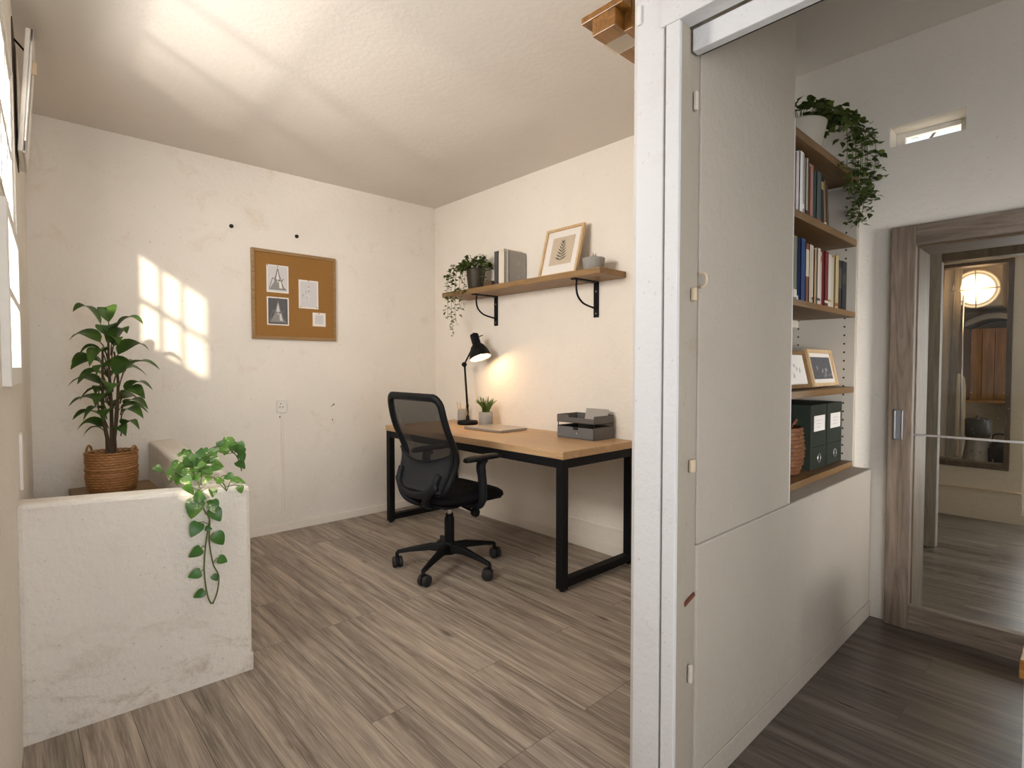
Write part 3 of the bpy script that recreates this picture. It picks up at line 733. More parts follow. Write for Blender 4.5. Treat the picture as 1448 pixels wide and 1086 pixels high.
u.box(tx0, tx1, ty0, ty1, zt0, zt0+.004).box(tx0, tx1, ty0, ty0+.003, zt0, zt0+.050).box(tx0, tx1, ty1-.003, ty1, zt0, zt0+.050).box(tx1-.003, tx1, ty0, ty1, zt0, zt0+.050).box(tx0, tx0+.003, ty0, ty1-.10, zt0, zt0+.034).box(tx0, tx0+.003, ty1-.10, ty1, zt0, zt0+.050)
u.build('paper_tray', TRAY, tr, .001)
for x in (tx0+.006, tx1-.006):
    for y in (ty0+.006, ty1-.006): MB().tube([(x, y, z0+.004), (x, y, zt0)], .003, 6).build('support_post', BLACK, tr)
nb = tag(MB().box(tx0+.02, tx1-.02, ty0+.02, ty1-.02, zt0+.0045, zt0+.012).build('paper_stack', PAPER, None, .001, origin=(2.72, 2.25, zt0+.0045)), 'stack of white paper lying in the upper tray of the desk organiser', 'paper')
cd = MB(); cd.cbox((2.775, 2.20, zt0+.045), (.003, .18, .085), 0, Matrix.Rotation(.25, 3, 'Y'))
tag(cd.build('grey_folder', CERAM, None, .001, origin=(2.775, 2.20, zt0+.012)), 'grey card folder standing tilted in the upper tray of the desk organiser', 'folder')

# ------------------------------------------------------------------ wall shelf and what stands on it
SX0, SX1, SY_0, SY_1, ST = 2.585, XD-.001, 2.03, 3.625, 1.815
ws = thing('wall_shelf', 'long oak wall shelf on two black brackets above the desk', 'shelf', (2.72, 2.83, ST-.04))
MB().box(SX0, SX1, SY_0, SY_1, ST-.038, ST).build('shelf_board', SHELFW, ws, .003)
for y in (2.262, 3.262):
    br = MB().box(XD-.007, XD-.001, y-.021, y+.021, ST-.27, ST-.039).box(XD-.235, XD-.001, y-.021, y+.021, ST-.0455, ST-.0385)
    bo = br.build('bracket', BLACK, ws, .001)
    MB().tube(smoothpath([(XD-.20, y, ST-.043), (XD-.205, y, ST-.09), (XD-.19, y, ST-.145), (XD-.14, y, ST-.185), (XD-.07, y, ST-.203), (XD-.006, y, ST-.212)], 5), .0065, 8).build('brace', BLACK, bo)
    for z in (ST-.10, ST-.245): MB().lathe([(0, 0), (.006, 0), (.004, .003), (0, .003)], 10, M=Matrix.Translation((XD-.007, y, z)) @ Matrix.Rotation(-PI/2, 4, 'Y')).build('screw', CHROME, bo)

ivyprof = lambda u: math.sin(PI*min(1, u*1.05+.06))**.75*(1.12-.45*u)
def heart(u): return (math.sin(PI*(u*.86+.14))**.62)*(1.18-.62*u) if u < 1 else 0
def hang_ivy(name, label, c, pr, ph, potmat, potprof, crown, drops, leafmats, lw_, cnt, jit):
    """trailing plant: pot, soil, stems, foliage"""
    o = thing(name, label, 'plant', c)
    MB().lathe(potprof, 28, c).build('pot', potmat, o)
    MB().lathe([(0, ph-.012), (pr*.93, ph-.014)], 20, c).build('soil', SOIL, o)
    stm = MB(); fol = MB()
    def lf(p, d, w):
        d = V(d).normalized(); l = w*2.0
        upv = V((R.uniform(-.5, .5), R.uniform(-.5, .5), 1))
        fol.leaf(p, p+d*l*.5+V((0, 0, w*.35)), p+d*l+V((0, 0, -w*.3)), w, ivyprof, R.choice(range(len(leafmats))), upv, .15, 5)
    for i in range(crown[0]):
        a = R.uniform(0, 2*PI); rr = R.uniform(.2, 1)**.6*crown[1]; hh = crown[2]*(1-(rr/crown[1])**2)*R.uniform(.5, 1.15)
        p = V(c)+V((math.cos(a)*rr, math.sin(a)*rr, ph+hh)); s0 = V(c)+V((math.cos(a)*rr*.3, math.sin(a)*rr*.3, ph-.012))
        if i % 3 == 0: stm.tube([s0, s0.lerp(p, .6)+V((0, 0, .012)), p], .0013, 5)
        lf(p, (math.cos(a)+R.uniform(-.8, .8), math.sin(a)+R.uniform(-.8, .8), R.uniform(-.5, .5)), lw_*R.uniform(.75, 1.25))
    for path, n_, jj in drops:
        pts = smoothpath(path, 8); stm.tube(pts, .0014, 5)
        for i in range(n_):
            t = (i+R.random()*.7)/n_; q = t*(len(pts)-1); k = int(q); p = pts[k].lerp(pts[min(k+1, len(pts)-1)], q-k)
            p = p+V((R.uniform(-jj, jj), R.uniform(-jj, jj), R.uniform(-jj, jj)*.6))
            a = R.uniform(0, 2*PI); lf(p, (math.cos(a)-.35, math.sin(a)-.35, R.uniform(-.7, .25)), lw_*R.uniform(.7, 1.2)*(1-.2*t))
    stm.build('stems', STEM, o); fol.build('foliage', leafmats, o)
    return o
pc = (2.70, 3.335, ST)
drops = []
for k, (x, y, zb_, n_) in enumerate([(2.575, 3.47, 1.47, 34), (2.57, 3.42, 1.56, 28), (2.565, 3.36, 1.66, 22), (2.575, 3.52, 1.60, 26), (2.58, 3.54, 1.74, 16), (2.565, 3.30, 1.79, 12), (2.66, 3.20, 1.90, 12), (2.64, 3.46, 1.85, 12)]):
    drops.append(([(2.70+(x-2.70)*.25, 3.335+(y-3.335)*.3, ST+.175), (2.70+(x-2.70)*.75, 3.335+(y-3.335)*.8, ST+.20), (x, y, ST+.10), (x-.004, y+.008, (ST+zb_)/2), (x, y+R.uniform(-.02, .02), zb_)], n_, .022))
drops = [(p_, int(n_*1.5), .026) for p_, n_, _ in drops]
hang_ivy('trailing_ivy', 'trailing dark ivy in a bronze pot at the far end of the wall shelf', pc, .075, .165, BRONZ,
         [(0, 0), (.055, 0), (.058, .004), (.076, .160), (.074, .166), (.068, .162), (.066, .15), (0, .15)], (150, .125, .115), drops, [IVY, IVY, IVYL], .0175, 0, 0)

def book(name_label, group, cover, x0, x1, y0, y1, z0, h, axis='y', pages=PAPER, lean=0, band=None, cat='book', front=None):
    """axis 'y': spine thickness runs along Y and the spine faces -X; 'x': thickness along X, spine faces -Y"""
    c = ((x0+x1)/2, (y0+y1)/2, z0); t = .003
    m = MB(); pg = MB(); bd = MB()
    if axis == 'y':
        m.box(x0, x1, y0, y0+t, z0, z0+h).box(x0, x1, y1-t, y1, z0, z0+h).box(x0, x0+t, y0, y1, z0, z0+h)
        pg.box(x0+t, x1-.005, y0+t, y1-t, z0+.004, z0+h-.004)
        if band: bd.box(x0-.0006, x0+.001, y0+.001, y1-.001, z0+h*band[0], z0+h*band[1])
    else:
        m.box(x0, x0+t, y0, y1, z0, z0+h).box(x1-t, x1, y0, y1, z0, z0+h).box(x0, x1, y0, y0+t, z0, z0+h)
        pg.box(x0+t, x1-t, y0+t, y1-.005, z0+.004, z0+h-.004)
        if band: bd.box(x0+.001, x1-.001, y0-.0006, y0+.001, z0+h*band[0], z0+h*band[1])
    if lean:
        piv = V(((x0+x1)/2, (y0+y1)/2, z0)); Mr = Matrix.Translation(piv) @ Matrix.Rotation(lean, 4, 'Y' if axis == 'x' else 'X') @ Matrix.Translation(-piv)
        for q in (m, pg, bd): q.v = [tuple(Mr @ V(p)) for p in q.v]
        dz = z0-min(p[2] for p in m.v)
        for q in (m, pg, bd): q.v = [(p[0], p[1], p[2]+dz) for p in q.v]
    o = tag(m.build('book', cover, None, 0, origin=c), name_label, cat, group)
    pg.build('pages', pages, o)
    if band: bd.build('spine_label', band[2], o)
    return o
COV = {}
def cov(n, c):
    if n not in COV: COV[n] = plain('cover_'+n, c, .55, 0, .10, 70)
    return COV[n]
g = 'books on the wall shelf'
b1 = book('thin charcoal book standing leftmost of the three on the wall shelf', g, cov('charcoal', (.06, .06, .062)), 2.655, 2.835, 3.020, 3.062, ST, .255)
b2 = book('cream spined book standing in the middle of three on the wall shelf', g, cov('cream', (.66, .58, .46)), 2.655, 2.835, 2.953, 3.015, ST, .262, band=(.1, .9, cov('cream2', (.70, .63, .52))))
b3 = book('grey covered book turned to show its front beside the leaning picture', g, cov('warmgrey', (.33, .31, .28)), 2.665, 2.835, 2.915, 2.948, ST, .245)
for zz in (.06, .165):
    q = MB(); q.tube([V((2.762, 2.9142, ST+zz))+V((math.cos(a)*.012, 0, math.sin(a)*.009)) for a in [2*PI*i/14 for i in range(14)]], .0009, 5, closed=True); q.build('cover_emblem', PALEP, b3)
tag(MB().box(2.645, 2.74, 3.085, 3.175, ST, ST+.046).build('small_box', plain('dark_brown_box', (.10, .055, .028), .6), None, .002, origin=(2.69, 3.13, ST)), 'small dark brown box between the ivy pot and the books', 'box')

# leaning framed print
fp = thing('framed_print', 'pale wood framed fern print leaning on the wall shelf', 'framed print', (2.70, 2.47, ST))
FW, FH = .335, .350
def lean_M(base, ang, yaw=0):   # local: x right (towards -Y), z up, face towards -Y local -> world -X
    return Matrix.Translation(base) @ Matrix.Rotation(-PI/2+yaw, 4, 'Z') @ Matrix.Rotation(-ang, 4, 'X')
Mf = lean_M((2.700, 2.47, ST+.001), .25)
Mf = Matrix.Translation((2.705, 2.475, ST+.0055)) @ Matrix.Rotation(-PI/2, 4, 'Z') @ Matrix.Rotation(-.27, 4, 'X')
def fr_parts(par, M, w, h, bar, depth, wmat, mat_in, pic=None):
    m = MB()
    m.box(-w/2, -w/2+bar, -depth, 0, 0, h, 0, M).box(w/2-bar, w/2, -depth, 0, 0, h, 0, M).box(-w/2+bar, w/2-bar, -depth, 0, 0, bar, 0, M).box(-w/2+bar, w/2-bar, -depth, 0, h-bar, h, 0, M)
    m.build('frame', wmat, par)
    MB().box(-w/2+bar, w/2-bar, -depth*.35, -.001, bar, h-bar, 0, M).build('mount', mat_in, par)
fr_parts(fp, Mf, FW, FH, .016, .022, PALEW, PAPER)
pic = MB(); pic.box(-.098, .098, -.0095, -.0078, .085, .285, 0, Mf); po = pic.build('picture', BEIGE, fp)
fe = MB()
def strip(a, b, w, d=-.0105):
    a, b = V((a[0], 0, a[1])), V((b[0], 0, b[1])); t = (b-a).normalized(); s = V((-t.z, 0, t.x))*w
    pts = [a-s*.4, a.lerp(b, .45)-s, b, a.lerp(b, .45)+s, a+s*.4]
    fe.add([(p.x, d, p.z) for p in pts], [(0, 1, 2, 3, 4)], 0, False, Mf)
strip((0.002, .105), (0, .255), .0022)
for i in range(7):
    z = .118+.0195*i; l = .058*(1-.115*i)
    for s in (-1, 1): strip((s*.001, z), (s*l*.95, z+.024+.001*i), .0064-.0004*i)
strip((0, .232), (0, .262), .006)
fe.build('fern_drawing', FERN, po)

# concrete candle pot
cc = (2.70, 2.168, ST)
cdl = thing('concrete_pot', 'small grey concrete pot with dark sprigs at the near end of the wall shelf', 'pot', cc)
MB().lathe([(0, 0), (.058, 0), (.062, .005), (.070, .075), (.070, .082), (.064, .083), (.062, .074), (0, .072)], 28, cc).build('pot', CONC, cdl)
sp = MB()
for i in range(9):
    a = R.uniform(0, 2*PI); r = R.uniform(.01, .045); p = V(cc)+V((math.cos(a)*r, math.sin(a)*r, .07))
    sp.tube([p, p+V((R.uniform(-.008, .008), R.uniform(-.008, .008), R.uniform(.025, .045)))], [.004, .0015], 6)
sp.build('sprigs', BARK, cdl)

# ------------------------------------------------------------------ cork board on the back wall
cb = thing('cork_board', 'square cork notice board in a thin wooden frame on the back wall', 'notice board', (1.586, YB, 1.42))
bx0, bx1, bz0, bz1 = 1.275, 1.897, 1.421, 2.063; fwid = .022
m = MB(); y0 = YB-.024
m.box(bx0, bx0+fwid, y0, YB-.001, bz0, bz1).box(bx1-fwid, bx1, y0, YB-.001, bz0, bz1).box(bx0+fwid, bx1-fwid, y0, YB-.001, bz0, bz0+fwid).box(bx0+fwid, bx1-fwid, y0, YB-.001, bz1-fwid, bz1)
m.build('frame', wood('board_frame_wood', (.25, .145, .062), (.36, .225, .105), 'x', 1, .5, .3), cb, .002)
MB().box(bx0+fwid, bx1-fwid, YB-.014, YB-.001, bz0+fwid, bz1-fwid).build('cork_panel', CORK, cb)
yp = YB-.0155
def note(name, label, x0, x1, z0, z1, body, pins, border=.012, g='papers pinned to the cork board', cat='print'):
    o = tag(MB().box(x0, x1, yp-.0008, yp+.0006, z0, z1).build(name, PAPER, None, 0, origin=((x0+x1)/2, yp, z0)), label, cat, g)
    if body is not None: body(o, x0+border, x1-border, z0+border, z1-border)
    for px, pz in pins: MB().lathe([(0, .006), (.004, .004), (.0045, 0), (0, 0)], 8, M=Matrix.Translation((px, yp-.001, pz)) @ Matrix.Rotation(PI/2, 4, 'X')).build('pin', BRASS, o)
    return o
def poly(mb, pts, y, mi): mb.add([(x, y, z) for x, z in pts], [tuple(range(len(pts)))], mi)
def stroke(mb, pts, w, y, mi):
    for a, b in zip(pts[:-1], pts[1:]):
        t = V((b[0]-a[0], b[1]-a[1])); t.normalize(); s = (-t.y*w, t.x*w)
        poly(mb, [(a[0]-s[0], a[1]-s[1]), (b[0]-s[0], b[1]-s[1]), (b[0]+s[0], b[1]+s[1]), (a[0]+s[0], a[1]+s[1])], y, mi)
def figure(bg, dark, light):
    def f(o, x0, x1, z0, z1):
        w, h = x1-x0, z1-z0; X = lambda u: x0+u*w; Z = lambda v: z0+v*h; m = MB()
        m.box(x0, x1, yp-.0014, yp-.0010, z0, z1, 0)
        y = yp-.0018
        poly(m, [(X(.08), Z(.08)), (X(.92), Z(.08)), (X(.68), Z(.30)), (X(.55), Z(.78)), (X(.50), Z(.92)), (X(.43), Z(.74)), (X(.30), Z(.36))], y, 1)
        y -= .0003
        poly(m, [(X(.42), Z(.52)), (X(.50), Z(.84)), (X(.58), Z(.52)), (X(.50), Z(.34))], y, 2)
        poly(m, [(X(.20), Z(.12)), (X(.45), Z(.12)), (X(.40), Z(.40)), (X(.28), Z(.32))], y, 3)
        poly(m, [(X(.58), Z(.14)), (X(.74), Z(.12)), (X(.66), Z(.42)), (X(.56), Z(.40))], y, 2)
        y -= .0003
        stroke(m, [(X(.06), Z(.10)), (X(.18), Z(.40)), (X(.24), Z(.54)), (X(.33), Z(.48)), (X(.40), Z(.62)), (X(.50), Z(.92)), (X(.60), Z(.60)), (X(.72), Z(.42)), (X(.80), Z(.54))], w*.018, y, 4)
        stroke(m, [(X(.36), Z(.46)), (X(.66), Z(.44)), (X(.80), Z(.14)), (X(.92), Z(.10))], w*.022, y-.0002, 4)
        stroke(m, [(X(.05), Z(.07)), (X(.95), Z(.07))], w*.012, y-.0002, 4)
        m.build('picture', [bg, dark, light, MIDP, INK], o)
    return f
note('pinned_print', 'white bordered print of a pale tent-like figure, upper left on the cork board', 1.378, 1.534, 1.760, 1.959, figure(PALEP, MIDP, PAPER), [(1.385, 1.953), (1.456, 1.948)], .009)
note('pinned_print', 'white bordered print with a dark background, lower left on the cork board', 1.378, 1.534, 1.524, 1.728, figure(DARKP, MIDP, PALEP), [(1.456, 1.720)], .009)
def faint(o, x0, x1, z0, z1):
    m = MB(); m.box(x0, x1, yp-.0013, yp-.0009, z0, z1, 0)
    w, h = x1-x0, z1-z0; rr = random.Random(3)
    for i in range(16):
        u, v = rr.gauss(.5, .16), rr.uniform(.15, .8); s = rr.uniform(.02, .06)
        poly(m, [(x0+w*(u-s), z0+h*v), (x0+w*u, z0+h*(v-s)), (x0+w*(u+s), z0+h*(v+s*.4)), (x0+w*(u+s*.2), z0+h*(v+s*1.6))], yp-.0016-.00003*i, 1+i % 2)
    m.build('picture', [PALEP, PAPER, GRYP], o)
note('pinned_sheet', 'pale grey sheet with a faint drawing, pinned right of the two prints', 1.608, 1.758, 1.660, 1.873, faint, [(1.683, 1.867), (1.622, 1.672), (1.744, 1.672)], .012, cat='paper')
def lines(o, x0, x1, z0, z1):
    m = MB(); m.box(x0, x1, yp-.0012, yp-.0009, z0, z1, 0)
    for i in range(5): stroke(m, [(x0+.004, z1-.010-.010*i), (x0+.004+(x1-x0)*(.75-.1*(i % 3)), z1-.010-.010*i)], .0007, yp-.0015, 1)
    m.build('writing', [PALEP, GRYP], o)
note('pinned_note', 'small square white note pinned at lower right of the cork board', 1.712, 1.814, 1.530, 1.634, lines, [(1.763, 1.626)], .018, cat='note')

# wall anchors, outlet, cable strip
for i, (x, z, lab) in enumerate([(1.154, 2.191, 'dark round wall plug left above the cork board corner'), (1.604, 2.193, 'dark round wall plug straight above the cork board')]):
    a = tag(MB().lathe([(0, .010), (.006, .010), (.013, .008), (.014, 0), (0, 0)], 14, M=Matrix.Translation((x, YB, z)) @ Matrix.Rotation(PI/2, 4, 'X')).build('wall_plug', DARK, None, origin=(x, YB, z)), lab, 'wall plug', 'empty wall plugs above the cork board')
ot = thing('wall_outlet', 'white socket outlet low on the back wall under the cork board', 'outlet', (1.476, YB, .884))
MB().box(1.439, 1.513, YB-.016, YB-.0005, .884, .974).build('plate', WHITEP, ot, .004)
for x, z in ((1.466, .950), (1.460, .926), (1.481, .926)): MB().lathe([(0, .001), (.004, .001), (.004, 0), (0, 0)], 8, M=Matrix.Translation((x, YB-.016, z)) @ Matrix.Rotation(PI/2, 4, 'X')).build('socket_hole', DARK, ot)
tag(MB().box(1.4685, 1.4835, YB-.010, YB-.0005, .060, .883).build('cable_trunking', WALLR, None, .003, origin=(1.476, YB, .06)), 'thin vertical cable strip running down from the socket outlet', 'cable cover')
hl = MB()
for x, z, r in ((1.881, .927, .006), (1.872, .919, .0045), (1.862, .912, .004), (1.868, .805, .005), (1.464, .852, .005)):
    hl.lathe([(0, .0008), (r, .0006), (r, 0)], 8, M=Matrix.Translation((x, YB, z)) @ Matrix.Rotation(PI/2, 4, 'X'))
o = hl.build('trim_12', DARK); o['kind'] = 'structure'
# old scuffs on the plaster near the corner
tag(MB().box(.004, .018, 2.60, 2.70, .78, .98).build('wall_switch', WHITEP, None, .003, origin=(.02, 2.65, .78)), 'narrow white cover plate on the left wall above the low wall', 'switch plate')
bpy.data.objects['wall_switch'].location = (xl(2.65)+.009, 2.65, .78)

# ------------------------------------------------------------------ plant in the basket on its bench
bn = thing('low_bench', 'rough wooden bench behind the low plaster wall', 'bench', (.385, 3.5, 0))
MB().box(.225, .585, 3.28, 3.72, .535, .572).build('bench_top', PLANKW, bn, .004)
for x in (.25, .52):
    for y in (3.31, 3.65): MB().box(x, x+.04, y, y+.04, 0, .535).build('leg', PLANKW, bn, .003)
kx, ky, kz = .39, 3.50, .572
bk = thing('wicker_basket', 'round brown wicker basket with two loop handles on the bench', 'basket', (kx, ky, kz))
wv = weave(MB(), [(.099, .002), (.107, .03), (.114, .09), (.110, .112), (.117, .122), (.110, .132), (.114, .17), (.112, .200)], 15, 24, .0058, (kx, ky, kz), 120)
wv.lathe([(.106, .200), (.104, .05), (0, .05)], 32, (kx, ky, kz)).lathe([(0, .002), (.10, .002)], 32, (kx, ky, kz))
wv.build('basket_body', WICKW, bk)
rg = MB()
for k in range(26):
    a = 2*PI*k/26; b_ = 2*PI*(k+1.25)/26
    rg.tube([V((kx+.113*math.cos(t), ky+.113*math.sin(t), kz+.203+.004*math.sin(PI*(t-a)/(b_-a)))) for t in [a+(b_-a)*i/5 for i in range(6)]], .0048, 6)
rg.build('rim', WICKW, bk)
rv = V((.734, -.679, 0))
for s in (-1, 1):
    c = V((kx, ky, kz+.195))+rv*.108*s; q = V((-rv.y, rv.x, 0))
    MB().tube([c+q*.020*math.cos(a)+V((0, 0, .042*math.sin(a)))+rv*.01*s for a in [PI*i/10 for i in range(11)]], .0055, 8).build('handle', WICKW, bk)
pl = thing('potted_plant', 'tall dark green broad-leaved plant growing in the wicker basket', 'plant', (kx, ky, kz+.021))
MB().lathe([(0, 0), (.095, 0), (.103, .165), (0, .17)], 24, (kx, ky, kz+.021)).build('soil', SOIL, pl)
S0 = V((kx, ky, kz+.18))
px = lambda dx, z, dep=0: V((kx, ky, 0))+rv*dx+V((-.679, -.734, 0))*dep+V((0, 0, z))
stems = [[S0, px(.004, 1.0), px(-.004, 1.22), px(-.004, 1.40)], [S0+V((.02, 0, 0)), px(.035, .92, .02), px(.06, 1.08, .03), px(.085, 1.20, .02)], [S0+V((-.02, .01, 0)), px(-.03, .90), px(-.05, 1.02, .02), px(-.04, 1.15, .01)], [S0, px(.015, .95, -.02), px(.02, 1.15, -.03), px(.01, 1.30, -.02)], [S0, px(-.015, .95, .03), px(-.012, 1.15, .035), px(-.012, 1.32, .03)]]
sm = MB()
for i, s_ in enumerate(stems): P_ = smoothpath(s_, 6); sm.tube(P_, [.010*(1-.6*k/len(P_))*(1 if i in (0, 3, 4) else .55) for k in range(len(P_))], 8)
lvs = MB(); lprof = lambda u: (math.sin(PI*min(1, u**.78))**.85)*(1.0 if u < .55 else (1.0-.25*(u-.55)/.45)) if u < 1 else 0
# tip offsets (right, height) and widths: each leaf leaves its stem, arches and droops
LV = [(-.185, 1.535, .030, 1.40, 0), (-.02, 1.535, .030, 1.42, -.02), (.18, 1.47, .026, 1.40, 0), (.03, 1.43, .034, 1.36, .05), (-.21, 1.385, .030, 1.33, 0), (.115, 1.42, .034, 1.30, .03),
      (.22, 1.335, .030, 1.26, .02), (-.02, 1.25, .036, 1.30, .11), (-.20, 1.27, .026, 1.22, .0), (-.165, 1.235, .030, 1.24, .05), (.255, 1.235, .026, 1.19, -.01), (.12, 1.26, .032, 1.14, .0),
      (-.205, 1.15, .028, 1.12, .02), (.235, 1.13, .024, 1.08, .02), (.215, 1.085, .030, 1.08, .05), (.06, 1.12, .028, 1.12, .09), (-.10, 1.16, .026, 1.18, .09), (-.195, 1.045, .032, 1.03, .03),
      (.21, 1.03, .026, 1.02, .02), (.205, .985, .024, .98, .05), (-.185, .975, .022, .95, .02), (-.145, .925, .024, .90, .04), (.17, .925, .024, .91, .03), (.12, .895, .022, .89, .06), (-.10, .895, .020, .88, .06),
      (.02, 1.05, .030, 1.07, .13), (-.05, .98, .028, 1.00, .12), (.05, .97, .026, .99, .12), (-.08, 1.08, .030, 1.09, .10), (.0, 1.34, .030, 1.33, -.13), (.10, 1.2, .028, 1.2, -.14), (-.10, 1.18, .028, 1.18, -.13), (.07, 1.05, .028, 1.05, -.14), (-.09, 1.02, .028, 1.02, -.14), (.13, 1.0, .026, 1.0, -.1), (-.14, 1.1, .026, 1.1, -.08),
      (.10, 1.36, .024, 1.33, .07), (-.11, 1.31, .026, 1.29, .06), (.03, 1.20, .030, 1.22, .13)]
for dx, z, w, bz, dep in LV:
    side = .0 if abs(dx) < .05 else math.copysign(.012, dx)
    b_ = px(side+(.04 if dx > .16 and bz < 1.25 else 0), bz-.02, dep*.1); tip = px(dx, z-.03, dep); top = max(z, bz)
    ctrl = px(dx*.62, top+.045+.06*abs(dx), dep*.62)
    mid = b_.lerp(ctrl, .28)
    sm.tube([b_+V((0, 0, -.03)), b_.lerp(mid, .6), mid], .0028, 6)
    lvs.leaf(mid, ctrl, tip, w*1.5, lprof, 0, (R.uniform(-.35, .35), R.uniform(-.35, .35), 1), .25, 9)
sm.build('stems', BARK, pl); lvs.build('foliage', BIGLEAF, pl)

# ------------------------------------------------------------------ pothos trailing over the low wall
pv = thing('pothos_vine', 'variegated pothos vine trailing down the front of the low wall', 'vine', (.52, 2.36, .755))
vs_ = MB(); vl = MB()
def pt(x, y, z): return V((x, y, z))
fy = 2.283
mainA = smoothpath([(.60, 2.62, .80), (.56, 2.50, .815), (.535, 2.38, .785), (.523, 2.292, .752), (.530, fy, .69), (.550, fy, .64), (.548, fy, .56), (.560, fy, .47), (.578, fy, .42), (.574, fy, .365), (.560, fy, .325), (.548, fy, .320)], 6)
mainB = smoothpath([(.550, fy, .64), (.540, fy, .58), (.531, fy, .50), (.530, fy, .43), (.538, fy, .36), (.548, fy, .325), (.560, fy, .318)], 6)
mainC = smoothpath([(.60, 2.62, .80), (.66, 2.66, .86), (.73, 2.72, .85), (.78, 2.74, .80), (.80, 2.74, .73)], 6)
mainD = smoothpath([(.60, 2.62, .80), (.55, 2.56, .84), (.50, 2.48, .83), (.46, 2.42, .79), (.44, 2.40, .775)], 6)
mainE = smoothpath([(.53, 2.38, .80), (.56, 2.33, .80), (.60, 2.30, .775), (.612, 2.288, .74)], 6)
for q in (mainA, mainB, mainC, mainD, mainE): vs_.tube(q, .0026, 6)
def pleaf(c, att, ang, w, nrm, mi):
    """heart leaf whose blade faces NRM; ANG is the tip direction (0 right, -90 down) seen from the front"""
    n_ = V(nrm).normalized(); rgt = V((0, 0, 1)).cross(n_).normalized() if abs(n_.z) < .95 else V((1, 0, 0)); upv = n_.cross(rgt)
    d = rgt*math.cos(ang)+upv*math.sin(ang); l = w*2.25; c = V(c)
    b_ = c-d*l*.42
    vs_.tube([V(att), V(att).lerp(b_, .6)+V((0, -.004, .006)), b_], .0015, 5)
    vl.leaf(b_, c+n_*w*.22, c+d*l*.58-n_*w*.12, w, heart, mi, n_, .10, 10)
F_ = (-.15, -1, .12)
for x, z, axp, ang, w, mi in [(.497, .700, (.523, .72), -105, .033, 0), (.569, .662, (.535, .665), -65, .026, 1), (.500, .620, (.546, .625), -120, .026, 1), (.577, .568, (.55, .575), -60, .026, 1), (.500, .532, (.535, .54), -150, .022, 1), (.588, .482, (.562, .475), -35, .018, 1), (.497, .450, (.530, .455), -165, .020, 1), (.510, .372, (.538, .36), -155, .018, 1), (.562, .420, (.577, .425), -60, .013, 1), (.542, .612, (.545, .61), -20, .011, 1), (.560, .695, (.53, .70), -75, .024, 0)]:
    pleaf((x, fy-.012, z), (axp[0], fy, axp[1]), math.radians(ang), w, (R.uniform(-.3, .1), -1, R.uniform(0, .35)), mi)
for i in range(58):
    t = R.choice([mainC, mainD, mainD, mainE, mainA[:20], mainA[:16]]); p = R.choice(t)
    q = V(p)+V((R.uniform(-.06, .06), R.uniform(-.06, .06), R.uniform(-.03, .045)))
    q.z = max(q.z, .785) if q.y > 2.30 and q.x < .73 else q.z
    pleaf(q, p, R.uniform(-PI, 0), R.uniform(.014, .024), (R.uniform(-.6, .3), R.uniform(-1, -.3), R.uniform(.2, 1)), R.choice([0, 0, 1]))
for x, y, z, w in ((.745, 2.72, .865, .026), (.80, 2.73, .80, .020), (.79, 2.74, .84, .03), (.70, 2.68, .87, .022)):
    pleaf((x, y, z), (.73, 2.72, .82), math.radians(-70), w, (-.5, -.9, .3), 1)
vs_.build('stems', STEM, pv); vl.build('foliage', [POTHOS, POTHOSD], pv)

# ------------------------------------------------------------------ wooden bracket on the doorway partition
wb = thing('wooden_bracket', 'amber varnished wooden bracket with clear tape high beside the white doorway post', 'bracket', (1.45, 1.03, 2.2))
MB().box(1.300, 1.62, .945, 1.096, 2.256, 2.276).build('top_board', AMBER, wb, .002)
MB().box(1.302, 1.60, .972, 1.055, 2.204, 2.256).build('block', AMBER, wb, .002)
MB().box(1.345, 1.42, .94, .972, 2.20, 2.62).build('upright', AMBER, wb, .002)
tp = MB(); tp.box(1.36, 1.43, .968, 1.058, 2.2015, 2.2035).box(1.36, 1.43, .9695, .9715, 2.2015, 2.25)
tp.build('tape', glass_mat('clear_tape', (.95, .88, .72), .30), wb)
tag(MB().cbox((XP-.004, .872, 2.17), (.008, .012, .05)).build('plastic_clip', WHITEP, None, .002, origin=(XP-.004, .872, 2.145)), 'small white plastic clip on the post beside the wooden bracket', 'clip')  # small plastic clip stuck to the post face
# leftovers on the jamb
JX = XP+.075
for nm, z, mt, sz, lab in [('hinge_stub', 1.925, DIRTYW, (.012, .010, .050), 'white painted hinge stub near the top of the door jamb'), ('hinge_stub', 1.415, PUTTY, (.016, .012, .035), 'beige hinge stub at mid height on the door jamb'), ('latch_remnant', .952, PUTTY, (.022, .010, .035), 'beige latch remnant with a nail below mid height on the jamb'), ('hinge_stub', .38, DIRTYW, (.014, .010, .050), 'white painted hinge stub near the foot of the door jamb')]:
    tag(MB().cbox((JX, YJ-.004, z), sz).build(nm, mt, None, .003, origin=(JX, YJ, z)), lab, 'hinge' if nm == 'hinge_stub' else 'latch')
hk = MB().tube(smoothpath([(JX+.032, YJ, 1.475), (JX+.034, YJ-.018, 1.47), (JX+.03, YJ-.022, 1.445), (JX+.03, YJ-.008, 1.435)], 5), .004, 8)
tag(hk.build('coat_hook', PUTTY, None, origin=(JX+.03, YJ, 1.45)), 'small beige hook on the jamb beside the grey panel', 'hook')
tag(MB().cbox((JX, YJ+.0005, .585), (.055, .004, .010), 0, Matrix.Rotation(-.3, 3, 'Y')).build('rusty_strap', RUST, None, origin=(JX, YJ, .58)), 'rusty metal strap low on the door jamb', 'strap')

